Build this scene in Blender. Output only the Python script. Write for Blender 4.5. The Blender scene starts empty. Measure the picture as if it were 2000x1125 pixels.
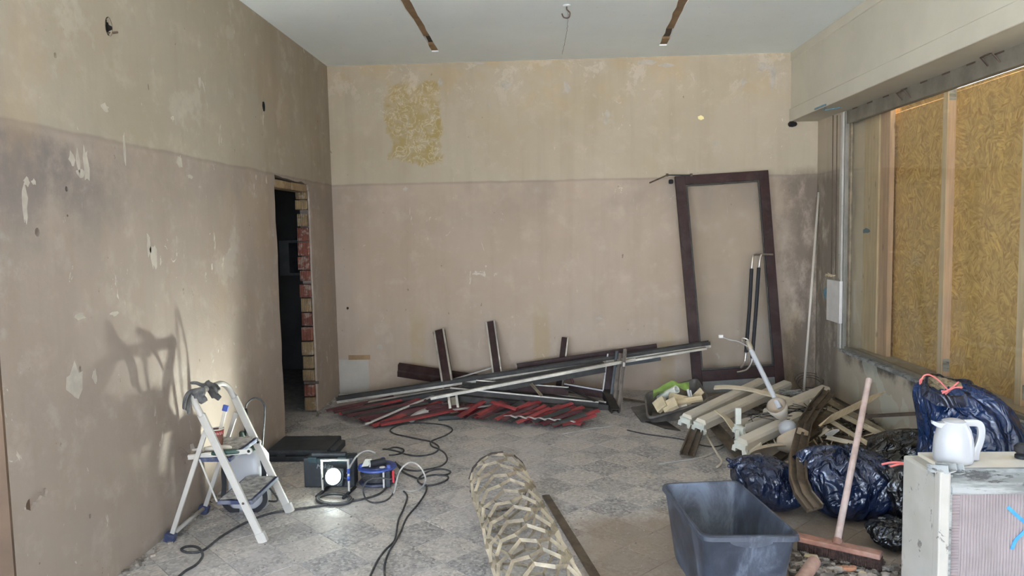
import bpy, bmesh, math, random
from mathutils import Vector, Matrix, noise as MN
random.seed(7)
R = math.radians
SC = bpy.context.scene
COL = SC.collection

# ------------------------------------------------------------------ camera
CAM_F, CAM_PITCH, CAM_ROLL, CAM_YAW, CAM_H = 1450.0, 0.0797, -0.0203, 0.0410, 1.60
_cy, _sy = math.cos(CAM_YAW), math.sin(CAM_YAW)
CF = Vector((-_sy*math.cos(CAM_PITCH), _cy*math.cos(CAM_PITCH), -math.sin(CAM_PITCH)))
_r0 = Vector((_cy, _sy, 0)); _u0 = _r0.cross(CF)
CR = _r0*math.cos(CAM_ROLL) + _u0*math.sin(CAM_ROLL)
CU = _u0*math.cos(CAM_ROLL) - _r0*math.sin(CAM_ROLL)
CO = Vector((0, 0, CAM_H))
cam = bpy.data.cameras.new('camera'); camo = bpy.data.objects.new('camera', cam); COL.objects.link(camo)
cam.sensor_width = 36; cam.lens = 36*CAM_F/2000; cam.clip_start = .05; cam.clip_end = 200
m = Matrix((CR, CU, -CF)).transposed().to_4x4(); m.translation = CO
camo.matrix_world = m
SC.camera = camo

# ------------------------------------------------------------------ sky, exposure
SC.view_settings.view_transform = 'Standard'; SC.view_settings.look = 'None'
SC.view_settings.gamma = 1; SC.view_settings.use_curve_mapping = False
SC.view_settings.exposure = 2.25
SC.cycles.use_denoising = True
SC.cycles.max_bounces = 10; SC.cycles.diffuse_bounces = 6; SC.cycles.transparent_max_bounces = 12
SC.cycles.caustics_reflective = False; SC.cycles.caustics_refractive = False
SC.cycles.sample_clamp_indirect = 6
W = bpy.data.worlds.new('sky'); SC.world = W; W.use_nodes = True
_nt = W.node_tree; _bg = _nt.nodes['Background']
_tc = _nt.nodes.new('ShaderNodeTexCoord'); _sx = _nt.nodes.new('ShaderNodeSeparateXYZ')
_rp = _nt.nodes.new('ShaderNodeValToRGB')
_nt.links.new(_tc.outputs['Generated'], _sx.inputs[0]); _nt.links.new(_sx.outputs['Z'], _rp.inputs[0])
_rp.color_ramp.elements[0].position = 0.0; _rp.color_ramp.elements[0].color = (.74, .84, 1.0, 1)
_rp.color_ramp.elements[1].position = .55; _rp.color_ramp.elements[1].color = (.40, .63, 1.0, 1)
_nt.links.new(_rp.outputs[0], _bg.inputs[0])
_bg.inputs[1].default_value = 3.4
sun = bpy.data.lights.new('sun', 'SUN'); sun.energy = 40; sun.angle = R(.6); sun.color = (1, .95, .87)
suno = bpy.data.objects.new('sun', sun); COL.objects.link(suno)      # high, behind the building: it lights the street outside only
suno.rotation_euler = Vector((0, -.70, -.71)).to_track_quat('-Z', 'Y').to_euler()
# daylight comes in through the open shop front behind and to the right of the camera
def portal(name, loc, rot, sx, sy):
    l = bpy.data.lights.new(name, 'AREA'); l.shape = 'RECTANGLE'; l.size = sx; l.size_y = sy
    l.cycles.is_portal = True
    o = bpy.data.objects.new(name, l); COL.objects.link(o); o.location = loc; o.rotation_euler = rot
portal('daylight_side_opening', (2.9, .25, 1.25), (0, R(90), 0), 2.6, .5)
portal('daylight_left_window', (-3.78, -2.1, 1.55), (0, R(-90), 0), 2.1, 5.0)
portal('daylight_front_opening', (-.4, -6.05, 1.3), (R(90), 0, 0), 6.5, 2.8)

# ------------------------------------------------------------------ pixel rays (2000 x 1125 photograph)
def ray(px, py): return (CF + CR*((px-1000)/CAM_F) - CU*((py-562.5)/CAM_F))
def fl(px, py, z=0.0):
    d = ray(px, py); t = (z-CO.z)/d.z; return CO + d*t
def ay(px, py, Y):
    d = ray(px, py); return CO + d*(Y/d.y)
def ax(px, py, X):
    d = ray(px, py); return CO + d*(X/d.x)

# ------------------------------------------------------------------ material helpers
class NT:
    def __init__(s, name):
        s.m = bpy.data.materials.new(name); s.m.use_nodes = True; s.t = s.m.node_tree
        s.b = s.t.nodes['Principled BSDF']
        s._p = None
    def n(s, t, **k):
        x = s.t.nodes.new(t)
        for a, v in k.items(): setattr(x, a, v)
        return x
    def put(s, i, v):
        if isinstance(v, bpy.types.NodeSocket): s.t.links.new(v, i)
        else: i.default_value = v
    @property
    def pos(s):
        if s._p is None: s._p = s.n('ShaderNodeTexCoord').outputs['Object']
        return s._p
    def xyz(s, v=None):
        x = s.n('ShaderNodeSeparateXYZ'); s.put(x.inputs[0], v or s.pos); return x.outputs
    def map(s, scale=(1,1,1), rot=(0,0,0), loc=(0,0,0), v=None):
        x = s.n('ShaderNodeMapping'); s.put(x.inputs[0], v or s.pos); x.inputs['Scale'].default_value = scale
        x.inputs['Rotation'].default_value = rot; x.inputs['Location'].default_value = loc; return x.outputs[0]
    def noise(s, sc, de=4, ro=.55, v=None, di=0, col=False):
        x = s.n('ShaderNodeTexNoise'); s.put(x.inputs['Vector'], v or s.pos)
        x.inputs['Scale'].default_value = sc; x.inputs['Detail'].default_value = de
        x.inputs['Roughness'].default_value = ro; x.inputs['Distortion'].default_value = di
        return x.outputs['Color' if col else 'Fac']
    def voro(s, sc, v=None, feat='F1', out='Distance'):
        x = s.n('ShaderNodeTexVoronoi', feature=feat); s.put(x.inputs['Vector'], v or s.pos)
        x.inputs['Scale'].default_value = sc; return x.outputs[out]
    def math(s, op, a, b=0.0, c=None):
        x = s.n('ShaderNodeMath', operation=op); s.put(x.inputs[0], a); s.put(x.inputs[1], b)
        if c is not None: s.put(x.inputs[2], c)
        return x.outputs[0]
    def ss(s, v, a, b):      # smoothstep a..b
        x = s.n('ShaderNodeMapRange', interpolation_type='SMOOTHSTEP'); s.put(x.inputs[0], v)
        x.inputs[1].default_value = a; x.inputs[2].default_value = b; return x.outputs[0]
    def mul(s, *a):
        r = a[0]
        for q in a[1:]: r = s.math('MULTIPLY', r, q)
        return r
    def add(s, a, b): return s.math('ADD', a, b)
    def mix(s, f, a, b, mode='MIX'):
        x = s.n('ShaderNodeMix', data_type='RGBA', blend_type=mode); s.put(x.inputs[0], f)
        for i, v in ((6, a), (7, b)):
            if not isinstance(v, bpy.types.NodeSocket) and len(v) == 3: v = (*v, 1)
            s.put(x.inputs[i], v)
        return x.outputs[2]
    def bump(s, h, st=.3, d=.01):
        x = s.n('ShaderNodeBump'); s.put(x.inputs['Height'], h); x.inputs['Strength'].default_value = st
        x.inputs['Distance'].default_value = d; s.t.links.new(x.outputs[0], s.b.inputs['Normal']); return x
    def done(s, col, rough=.6, metal=0., spec=None):
        if not isinstance(col, bpy.types.NodeSocket) and len(col) == 3: col = (*col, 1)
        s.put(s.b.inputs['Base Color'], col); s.put(s.b.inputs['Roughness'], rough); s.put(s.b.inputs['Metallic'], metal)
        if spec is not None: s.b.inputs['Specular IOR Level'].default_value = spec
        return s.m
def srgb(r, g, b):
    f = lambda c: (c/255/12.92) if c/255 <= .04045 else ((c/255+.055)/1.055)**2.4
    return (f(r), f(g), f(b))
def plain(name, c, rough=.5, metal=0., var=.18, sc=8., dust=0., bump=.12, dustc=(.36, .33, .29), spec=None):
    """one colour with uneven tone, fine relief and a film of building dust"""
    t = NT(name); n = t.noise(sc, 6, .6)
    dk = tuple(x*(1-var) for x in c); lt = tuple(min(1, x*(1+var)) for x in c)
    col = t.mix(t.ss(n, .3, .7), dk, lt); rg = rough
    if dust:
        dm = t.mul(t.ss(t.noise(sc*.6, 7, .7, di=.6), .42, .66), dust)
        col = t.mix(dm, col, dustc); rg = t.math('MAXIMUM', t.mul(dm, .9), rough)
    if bump: t.bump(t.noise(sc*6, 4), bump, .004)
    return t.done(col, rg, metal, spec)

M = {}
def wall_mat(name, up, low, extra=None, dado=2.06):
    t = NT(name); x, y, z = t.xyz()
    big = t.noise(1.1, 7, .6, di=.3); mid = t.noise(6, 8, .65); fine = t.noise(60, 4)
    streak = t.noise(1., 6, .6, v=t.map((7, 7, .55)))
    zz = t.add(z, t.mul(t.math('SUBTRACT', t.noise(3, 3), .5), .03))
    dm = t.ss(zz, dado-.008, dado+.008)          # 1 above the old dado line
    col = t.mix(dm, low, up)
    col = t.mix(t.mul(t.ss(big, .36, .66), .30), col, (.80, .74, .62), 'MULTIPLY')
    col = t.mix(t.mul(t.ss(streak, .46, .7), .12), col, (.55, .50, .45), 'MULTIPLY')
    col = t.mix(t.mul(t.ss(mid, .5, .75), .24), col, (.60, .52, .43))
    # soil that gathered under the dado line, and the line itself
    sm = t.mul(t.math('SUBTRACT', 1., dm), t.ss(z, dado-.75, dado), t.ss(t.noise(1.7, 5, .6), .34, .68))
    col = t.mix(t.mul(sm, .38), col, (.20, .175, .16))
    line = t.mul(t.ss(zz, dado-.03, dado-.004), t.math('SUBTRACT', 1., dm))
    col = t.mix(t.mul(line, .30), col, (.17, .15, .135))
    # pale scratches and flakes left by the scraper
    sc1 = t.ss(t.noise(9, 5, .75, v=t.map((1, 1, .45), rot=(.3, .5, .2)), di=1.2), .645, .665)
    sc2 = t.ss(t.noise(13, 4, .7, v=t.map((1, 1, .6), rot=(.9, .6, .4)), di=.8), .70, .715)
    reg = t.ss(t.noise(1.6, 4, .6), .47, .6)
    fk = t.math('MAXIMUM', t.mul(sc1, reg), t.mul(sc2, .7))
    col = t.mix(t.mul(fk, .75), col, (.64, .59, .52))
    nk = t.mul(t.ss(t.noise(21, 4, .6, v=t.map((1, 1, .6), loc=(4, 2, 1))), .715, .73), .7)
    col = t.mix(nk, col, (.16, .13, .11))
    h = t.add(t.mul(mid, .6), t.add(t.mul(fine, .12), t.mul(fk, .25)))
    if extra: col, h = extra(t, x, y, z, col, h)
    t.bump(h, .22, .02)
    return t.done(col, .88, spec=.25)
def box_mask(t, u, v, u0, u1, v0, v1, soft=.03, amp=.10, sc=7):
    n = t.mul(t.math('SUBTRACT', t.noise(sc, 6, .65), .5), amp); n2 = t.mul(t.math('SUBTRACT', t.noise(sc*1.3, 6, .65, v=t.map(loc=(5, 3, 1))), .5), amp)
    uu = t.add(u, n); vv = t.add(v, n2)
    return t.mul(t.ss(uu, u0-soft, u0+soft), t.math('SUBTRACT', 1., t.ss(uu, u1-soft, u1+soft)), t.ss(vv, v0-soft, v0+soft), t.math('SUBTRACT', 1., t.ss(vv, v1-soft, v1+soft)))

UP, LOW = (.455, .388, .290), (.455, .365, .285)
_a = ay(752, 166, 7.2); _b = ay(862, 318, 7.2); _c = ay(735, 690, 7.2)
def back_extra(t, x, y, z, col, h):
    pm = box_mask(t, x, z, _a.x, _b.x, _b.z, _a.z, .02, .30, 3.2)
    pat = t.ss(t.noise(7, 6, .7, di=1.5), .40, .60)
    col = t.mix(t.mul(pm, t.add(t.mul(pat, .6), .4)), col, (.37, .28, .115))
    lines = t.mul(pm, t.ss(t.math('ABSOLUTE', t.math('SUBTRACT', t.noise(9, 4, .6, di=1.), .5)), .035, .0))
    col = t.mix(t.mul(lines, .6), col, (.62, .55, .42))
    # loose paint under the ceiling
    top = t.mul(t.ss(z, 2.62, 3.05), t.ss(t.noise(4.2, 9, .78, di=.35), .53, .58))
    col = t.mix(t.mul(top, .42), col, (.60, .54, .45))
    och = t.mul(t.ss(z, 2.45, 3.0), t.ss(t.noise(2.1, 5, .6, v=t.map(loc=(3, 1, 8))), .48, .62))
    col = t.mix(t.mul(och, .45), col, (.47, .35, .20))
    # yellow dust stripes low down where slats stood
    st = t.mul(t.ss(t.math('SINE', t.mul(t.add(x, .32), 5.2)), .86, .98), t.ss(z, 1.0, .6), t.ss(t.noise(3, 3), .35, .55))
    col = t.mix(t.mul(st, .5), col, (.40, .30, .16))
    # damp dark corner by the window
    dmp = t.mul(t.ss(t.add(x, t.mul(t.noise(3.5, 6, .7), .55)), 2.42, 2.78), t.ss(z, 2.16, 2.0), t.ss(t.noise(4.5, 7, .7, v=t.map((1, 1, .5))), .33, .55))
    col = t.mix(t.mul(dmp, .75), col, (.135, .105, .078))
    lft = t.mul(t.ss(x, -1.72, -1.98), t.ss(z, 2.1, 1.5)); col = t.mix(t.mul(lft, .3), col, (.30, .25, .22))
    return col, h
def left_extra(t, x, y, z, col, h):
    d = t.mul(t.ss(y, 4.1, 3.0), t.ss(z, 2.07, 2.0), t.ss(z, 1.3, 1.95), t.ss(t.noise(2.6, 7, .65), .36, .6))
    col = t.mix(t.mul(d, .85), col, (.17, .15, .14))
    rst = t.mul(t.ss(t.noise(1.5, 5, .6, v=t.map((1, 1.2, .8), loc=(1, 6, 2))), .53, .70), .28)
    col = t.mix(rst, col, (.43, .31, .19))
    pal = t.mul(t.ss(t.noise(2.4, 6, .65, v=t.map(loc=(9, 3, 2))), .58, .66), .18)
    col = t.mix(pal, col, (.60, .56, .50))
    return col, h
def right_extra(t, x, y, z, col, h):
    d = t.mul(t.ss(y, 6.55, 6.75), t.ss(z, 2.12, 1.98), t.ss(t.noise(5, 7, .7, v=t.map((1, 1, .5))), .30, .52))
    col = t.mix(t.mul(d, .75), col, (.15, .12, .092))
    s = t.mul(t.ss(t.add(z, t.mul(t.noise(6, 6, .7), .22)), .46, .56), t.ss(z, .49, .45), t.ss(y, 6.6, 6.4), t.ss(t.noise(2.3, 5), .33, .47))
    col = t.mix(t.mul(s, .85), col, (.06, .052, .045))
    pp = t.mul(t.ss(t.noise(3.1, 3, .5, v=t.map(loc=(2, 7, 5))), .55, .57), t.ss(y, 6.4, 6.1))
    col = t.mix(t.mul(pp, .5), col, (.60, .62, .52))
    return col, h
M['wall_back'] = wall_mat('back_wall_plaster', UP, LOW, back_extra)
M['wall_left'] = wall_mat('left_wall_plaster', (.365, .318, .252), (.345, .285, .237), left_extra)
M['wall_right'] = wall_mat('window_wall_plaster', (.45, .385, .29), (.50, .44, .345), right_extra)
M['wall_plain'] = wall_mat('plain_plaster', UP, LOW)
t = NT('ceiling_paint'); n = t.noise(1.3, 6, .6)
c = t.mix(t.ss(n, .35, .7), (.84, .90, .90), (.88, .94, .94)); c = t.mix(t.mul(t.ss(t.noise(22, 5, .6), .66, .70), .25), c, (.5, .47, .42))
t.bump(t.noise(40, 5), .12, .01); M['ceiling'] = t.done(c, .9)
M['beam'] = plain('beam_paint', (.52, .49, .40), .7, var=.05, sc=2.5, bump=.06)
M['wood_batten'] = plain('old_batten_wood', (.30, .19, .095), .75, sc=5, var=.25)
M['black'] = plain('black_hole', (.008, .007, .006), .9, bump=0)

# floor: terrazzo tiles under plaster dust
def tile_mat(name, base, chip1, chip2):
    t = NT(name)
    gp = t.n('ShaderNodeNewGeometry').outputs['Position']; t._p = gp
    oi = t.n('ShaderNodeObjectInfo').outputs['Random']
    x, y, z = t.xyz(gp)
    v = t.n('ShaderNodeTexVoronoi'); t.put(v.inputs['Vector'], gp); v.inputs['Scale'].default_value = 75
    hs = t.xyz(v.outputs['Color'])
    col = t.mix(t.ss(hs[0], .55, .75), base, chip1); col = t.mix(t.ss(hs[1], .72, .82), col, chip2)
    col = t.mix(t.mul(oi, .28), col, (.42, .37, .31))
    d1 = t.ss(t.noise(1.15, 7, .62, v=t.map(loc=(3.3, 1.2, 0), v=gp)), .40, .70)
    d2 = t.ss(t.noise(6, 9, .72, v=gp, di=.4), .40, .62)
    dust = t.mul(t.add(t.mul(d1, .50), t.mul(d2, .45)), .95)
    col = t.mix(dust, col, (.48, .44, .41))
    # smeared dark scuffs
    sf = t.ss(t.noise(2.6, 9, .75, v=t.map((1.6, .8, 1), rot=(0, 0, .5), v=gp), di=.8), .52, .66)
    col = t.mix(t.mul(sf, .34), col, (.12, .115, .115))
    # browner tone in front of the tub and near the camera, right
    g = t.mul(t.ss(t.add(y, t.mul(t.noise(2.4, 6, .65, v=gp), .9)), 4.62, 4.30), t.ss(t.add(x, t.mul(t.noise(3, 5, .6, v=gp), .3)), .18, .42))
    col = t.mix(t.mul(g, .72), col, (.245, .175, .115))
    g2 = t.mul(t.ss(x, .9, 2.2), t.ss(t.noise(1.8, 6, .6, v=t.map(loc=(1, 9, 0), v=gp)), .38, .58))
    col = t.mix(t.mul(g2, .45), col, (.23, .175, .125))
    sp = t.ss(t.noise(34, 5, .6, v=gp), .69, .72); col = t.mix(t.mul(sp, .8), col, (.09, .065, .05))
    sp2 = t.ss(t.noise(48, 4, .6, v=t.map(loc=(4, 4, 0), v=gp)), .70, .72); col = t.mix(t.mul(sp2, .8), col, (.66, .63, .58))
    t.bump(t.add(t.noise(90, 4, .6, v=gp), t.mul(d2, .5)), .18, .006)
    return t.done(col, t.add(t.mul(dust, .35), .48), spec=.35)
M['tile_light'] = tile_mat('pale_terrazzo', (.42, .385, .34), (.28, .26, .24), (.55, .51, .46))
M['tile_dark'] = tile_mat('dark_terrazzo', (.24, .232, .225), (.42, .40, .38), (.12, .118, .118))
M['grout'] = plain('grout', (.36, .33, .30), .9, sc=14)
# bricks
def brick_mat(name, c):
    t = NT(name); rib = t.math('SINE', t.mul(t.xyz()[0], 420.))
    col = t.mix(t.ss(t.noise(9, 6, .65), .35, .7), tuple(q*.66 for q in c), c)
    col = t.mix(t.mul(t.ss(t.noise(14, 6, .7), .52, .62), .5), col, (.40, .35, .28))
    t.bump(t.add(rib, t.noise(30, 4)), .6, .006); return t.done(col, .9)
M['brick_yellow'] = brick_mat('yellow_hollow_brick', (.33, .225, .115)); M['brick_red'] = brick_mat('red_hollow_brick', (.25, .085, .055))
# chipboard of pressed strands
def osb():
    t = NT('strand_board'); p = t.pos
    pm = t.map((1, 1, 1), v=p)
    cols, hs = None, None
    for k, (sc, lo) in enumerate(((7, (0, 0, 0)), (10, (3.1, 1.7, 5.2)), (15, (7.7, 2.2, 1.1)))):
        v = t.n('ShaderNodeTexVoronoi'); t.put(v.inputs['Vector'], t.map(loc=lo, v=t.mix(.10, p, t.noise(7, 3, .5, v=p, col=True), 'ADD'))); v.inputs['Scale'].default_value = sc
        c = t.xyz(v.outputs['Color'])
        rot = t.n('ShaderNodeVectorRotate', rotation_type='X_AXIS'); t.put(rot.inputs['Vector'], p); t.put(rot.inputs['Angle'], t.mul(c[0], 6.28))
        mp = t.map((1, 5, 32), loc=lo, v=rot.outputs[0])
        n = t.noise(2.0, 4, .6, v=mp)
        cc = t.mix(t.ss(n, .34, .66), (.50, .275, .072), (.95, .635, .205))
        cc = t.mix(t.mul(c[1], .55), cc, (.58, .38, .115))
        if cols is None: cols, hs = cc, n
        else:
            w = t.ss(c[2], .42, .5); cols = t.mix(w, cols, cc); hs = t.add(t.mul(hs, .5), t.mul(n, .5))
    st = t.ss(t.noise(11, 4, .6, v=t.map((1, 1.6, .8), v=p), di=1.5), .66, .70)
    cols = t.mix(t.mul(st, .45), cols, (.24, .13, .04))
    t.bump(hs, .5, .008); return t.done(cols, .75, spec=.3)
M['osb'] = osb()
def wood(name, c1, c2, axis=2, sc=3., rough=.65):
    t = NT(name); s = [14, 14, 14]; s[axis] = .8
    n = t.noise(sc, 6, .6, v=t.map(tuple(s)), di=.5)
    col = t.mix(t.ss(n, .3, .7), c1, c2)
    kn = t.ss(t.voro(3.2, v=t.map((2.2, 2.2, .8))), .09, .05); col = t.mix(t.mul(kn, .6), col, tuple(q*.35 for q in c1))
    t.bump(n, .15, .004); return t.done(col, rough)
M['stud'] = wood('spruce_stud', (.62, .40, .25), (.80, .56, .37))
M['stud_pale'] = wood('spruce_pale', (.68, .52, .31), (.84, .67, .43))
# metals, plastics
M['white_metal'] = plain('white_enamel', (.45, .425, .375), .42, sc=11, var=.06, dust=.35)
M['white_plastic'] = plain('white_plastic', (.44, .44, .44), .28, sc=5, var=.03, bump=.02)
M['fixture'] = plain('batten_enamel', (.62, .56, .46), .45, sc=5, var=.06, dust=.22, dustc=(.44, .36, .26))
M['holder'] = plain('lampholder_plastic', (.66, .66, .56), .5, sc=9, var=.08, dust=.2)
M['cream'] = plain('cream_plastic', (.66, .56, .40), .5, sc=6, var=.08, dust=.3)
M['tan'] = plain('dusty_enamel_bowl', (.48, .385, .275), .55, sc=8, var=.12, dust=.5)
M['brown_alu'] = plain('dark_brown_enamel', (.034, .014, .012), .55, sc=10, var=.25, dust=.05, spec=.25)
M['dark_metal'] = plain('dark_weathered_metal', (.030, .025, .020), .55, .15, sc=9, var=.4, dust=.16, dustc=(.16, .135, .10))
M['teal_metal'] = plain('grey_green_metal', (.045, .050, .047), .5, .2, sc=8, var=.3, dust=.15, dustc=(.2, .18, .15))
M['bright_alu'] = plain('bare_aluminium', (.54, .50, .42), .38, .55, sc=7, var=.25, dust=.35, dustc=(.13, .11, .085))
M['strip_brown'] = plain('grimy_brown_channel', (.085, .060, .038), .5, .2, sc=12, var=.45, dust=.35, dustc=(.20, .15, .10))
M['red'] = plain('faded_red_enamel', (.27, .032, .034), .5, sc=9, var=.3, dust=.22, dustc=(.26, .18, .165))
M['red_dark'] = plain('dull_red_enamel', (.10, .030, .036), .5, sc=9, var=.35, dust=.25, dustc=(.17, .14, .14))
M['slat_white'] = plain('dusty_white_enamel', (.50, .48, .46), .5, sc=9, var=.12, dust=.3)
M['steel'] = plain('steel_rod', (.60, .55, .48), .3, .9, sc=12, var=.1)
M['rubber'] = plain('black_foam', (.014, .014, .016), .7, sc=20)
M['cable'] = plain('black_cable', (.030, .029, .030), .6, sc=30, dust=.45, dustc=(.14, .135, .125))
M['cable_grey'] = plain('grey_cable', (.36, .34, .31), .6, sc=20, dust=.3)
M['rust'] = plain('rusty_rod', (.10, .07, .05), .8, sc=20)
M['blue'] = plain('blue_plastic', (.035, .075, .33), .45, sc=10, dust=.15)
M['navy'] = plain('navy_plastic', (.022, .032, .085), .55, sc=14, dust=.35, dustc=(.3, .29, .28))
M['green'] = plain('dark_green_plastic', (.022, .05, .036), .5, sc=9, dust=.3)
M['red_plastic'] = plain('red_plastic', (.62, .035, .05), .4, sc=8)
M['case'] = plain('charcoal_case_plastic', (.018, .022, .026), .55, sc=12, var=.2, dust=.18, dustc=(.12, .12, .12))
M['case_teal'] = plain('teal_latch_plastic', (.02, .045, .05), .5, sc=12)
M['glove'] = plain('grey_work_glove', (.075, .072, .070), .8, sc=25, var=.3, dust=.25)
M['tread'] = plain('plaster_splattered_tread', (.36, .34, .31), .9, sc=30, var=.45, bump=1.)
M['paper'] = plain('white_card', (.66, .63, .58), .7, sc=10, var=.06)
M['cup_red'] = plain('red_cup_print', (.40, .045, .04), .5, sc=14, var=.15)
M['cup_brown'] = plain('brown_cup', (.22, .105, .075), .55, sc=14, var=.2)
M['tag_red'] = plain('coral_drawstring', (.78, .20, .18), .5, sc=10, bump=0)
M['blue_paint'] = plain('blue_marker_paint', (.06, .29, .68), .6, sc=25, var=.2)
M['dim_blue'] = plain('faded_blue_paint', (.14, .27, .34), .7, sc=25, var=.2)
def bagm(name, c):
    t = NT(name)
    p = t.mix(.25, t.pos, t.noise(3, 3, .5, col=True), 'ADD')
    r1 = t.math('ABSOLUTE', t.math('SUBTRACT', t.noise(3.6, 2, .45, v=t.map((1, 1, .55), v=p), di=.9), .5))
    r2 = t.math('ABSOLUTE', t.math('SUBTRACT', t.noise(13, 2, .5, v=t.map((1, 1, .6), rot=(.5, .3, 0), v=p), di=.8), .5))
    h = t.add(t.ss(r1, 0., .10), t.add(t.mul(t.ss(r2, 0., .12), .28), t.mul(t.noise(30, 4, .6, di=1.), .14)))
    t.bump(h, .60, .035)
    d = t.ss(t.noise(5, 8, .75, di=.6), .57, .76)
    col = t.mix(t.mul(d, .22), c, (.13, .128, .125))
    return t.done(col, t.add(t.mul(d, .25), .23), spec=1.0)
M['bag'] = bagm('blue_black_bin_liner', (.009, .018, .050)); M['bag_dark'] = bagm('black_bin_liner', (.008, .008, .010)); M['bag_blue'] = bagm('dark_blue_bin_liner', (.009, .028, .090))
t = NT('mineral_wool'); n = t.noise(24, 8, .75, di=1.); c = t.mix(t.ss(n, .35, .65), (.16, .11, .06), (.48, .37, .21)); t.bump(n, 1., .02); M['wool'] = t.done(c, .95)
t = NT('mixing_tub_rubber'); x, y, z = t.xyz()
c = t.mix(t.ss(t.noise(4, 7, .65, di=.8), .35, .7), (.028, .032, .042), (.062, .072, .094))
d = t.ss(t.noise(6, 8, .72, v=t.map((1, 1, .45)), di=.7), .47, .66); c = t.mix(t.mul(d, .6), c, (.175, .20, .25))
t.bump(t.noise(25, 5), .15, .006); M['tub'] = t.done(c, t.add(t.mul(d, .3), .42))
M['trough'] = plain('grey_trough_plastic', (.13, .115, .10), .6, sc=7, var=.3, dust=.5, dustc=(.27, .23, .18))
M['lath_wood'] = wood('pale_offcut', (.50, .39, .23), (.66, .55, .36), 0); M['chip'] = plain('cream_foam', (.60, .49, .31), .8, sc=10, var=.2)
M['green_cloth'] = plain('lime_plastic_sheet', (.27, .42, .09), .5, sc=8, var=.2, dust=.2)
M['board_grey'] = plain('blue_grey_sheet', (.20, .205, .20), .6, sc=6, var=.15, dust=.3)
M['handle_wood'] = plain('plaster_smeared_handle', (.50, .37, .32), .7, sc=14, var=.18, dust=.45, dustc=(.56, .48, .44))
M['broom_wood'] = plain('reddish_broom_head', (.32, .15, .10), .65, sc=14, var=.25, dust=.3)
M['bristle'] = plain('dark_bristle', (.055, .028, .020), .9, sc=60, var=.5, bump=1.)
M['brick_chip'] = plain('orange_brick', (.44, .20, .105), .9, sc=14, var=.3, dust=.3)
M['clay'] = plain('pinkish_wood_rod', (.46, .28, .215), .75, sc=12, var=.2, dust=.2)
M['rubble'] = plain('mixed_rubble', (.27, .23, .19), .9, sc=18, var=.55, bump=.4); M['rubble_dark'] = plain('dark_shards', (.115, .085, .062), .85, sc=16, var=.5)
t = NT('pink_render'); c = t.mix(t.ss(t.noise(8, 6), .3, .7), (.27, .225, .215), (.335, .28, .27)); t.bump(t.noise(70, 4, .6, v=t.map((1, 1, .3))), .3, .004); M['pink'] = t.done(c, .85)
t = NT('chipped_white_paint'); c = t.mix(t.ss(t.noise(5, 5), .3, .7), (.42, .395, .335), (.50, .475, .42))
k = t.ss(t.noise(13, 6, .7, v=t.map((1, 1, .6)), di=.5), .605, .63); c = t.mix(t.mul(k, .85), c, (.15, .135, .12)); t.bump(k, -.25, .005); M['chipped'] = t.done(c, .7)
t = NT('weathered_sill_metal'); n = t.noise(5, 8, .7, v=t.map((.6, 2, 4))); c = t.mix(t.ss(n, .4, .62), (.21, .215, .20), (.42, .43, .41)); k = t.ss(t.noise(9, 8, .75, v=t.map((.5, 1, 3))), .56, .60)
c = t.mix(t.mul(k, .85), c, (.055, .05, .045)); t.bump(n, .4, .008); M['sill'] = t.done(c, .6, .2)
M['rail'] = plain('grey_brown_frame_metal', (.235, .215, .175), .5, .3, sc=6, var=.2, dust=.3, dustc=(.16, .14, .11))
M['post_white'] = M['chipped']
M['tube_paint'] = plain('old_cream_paint_strip', (.29, .235, .155), .5, .1, sc=11, var=.35, dust=.6, dustc=(.13, .095, .065))
M['tube_rust'] = plain('rusted_edge', (.055, .042, .035), .8, sc=16)
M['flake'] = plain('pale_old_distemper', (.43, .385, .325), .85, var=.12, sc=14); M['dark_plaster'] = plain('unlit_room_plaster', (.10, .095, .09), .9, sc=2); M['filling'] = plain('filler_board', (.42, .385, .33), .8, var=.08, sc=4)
M['ground'] = plain('street_paving', (.42, .41, .40), .9, sc=1.5)
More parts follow.
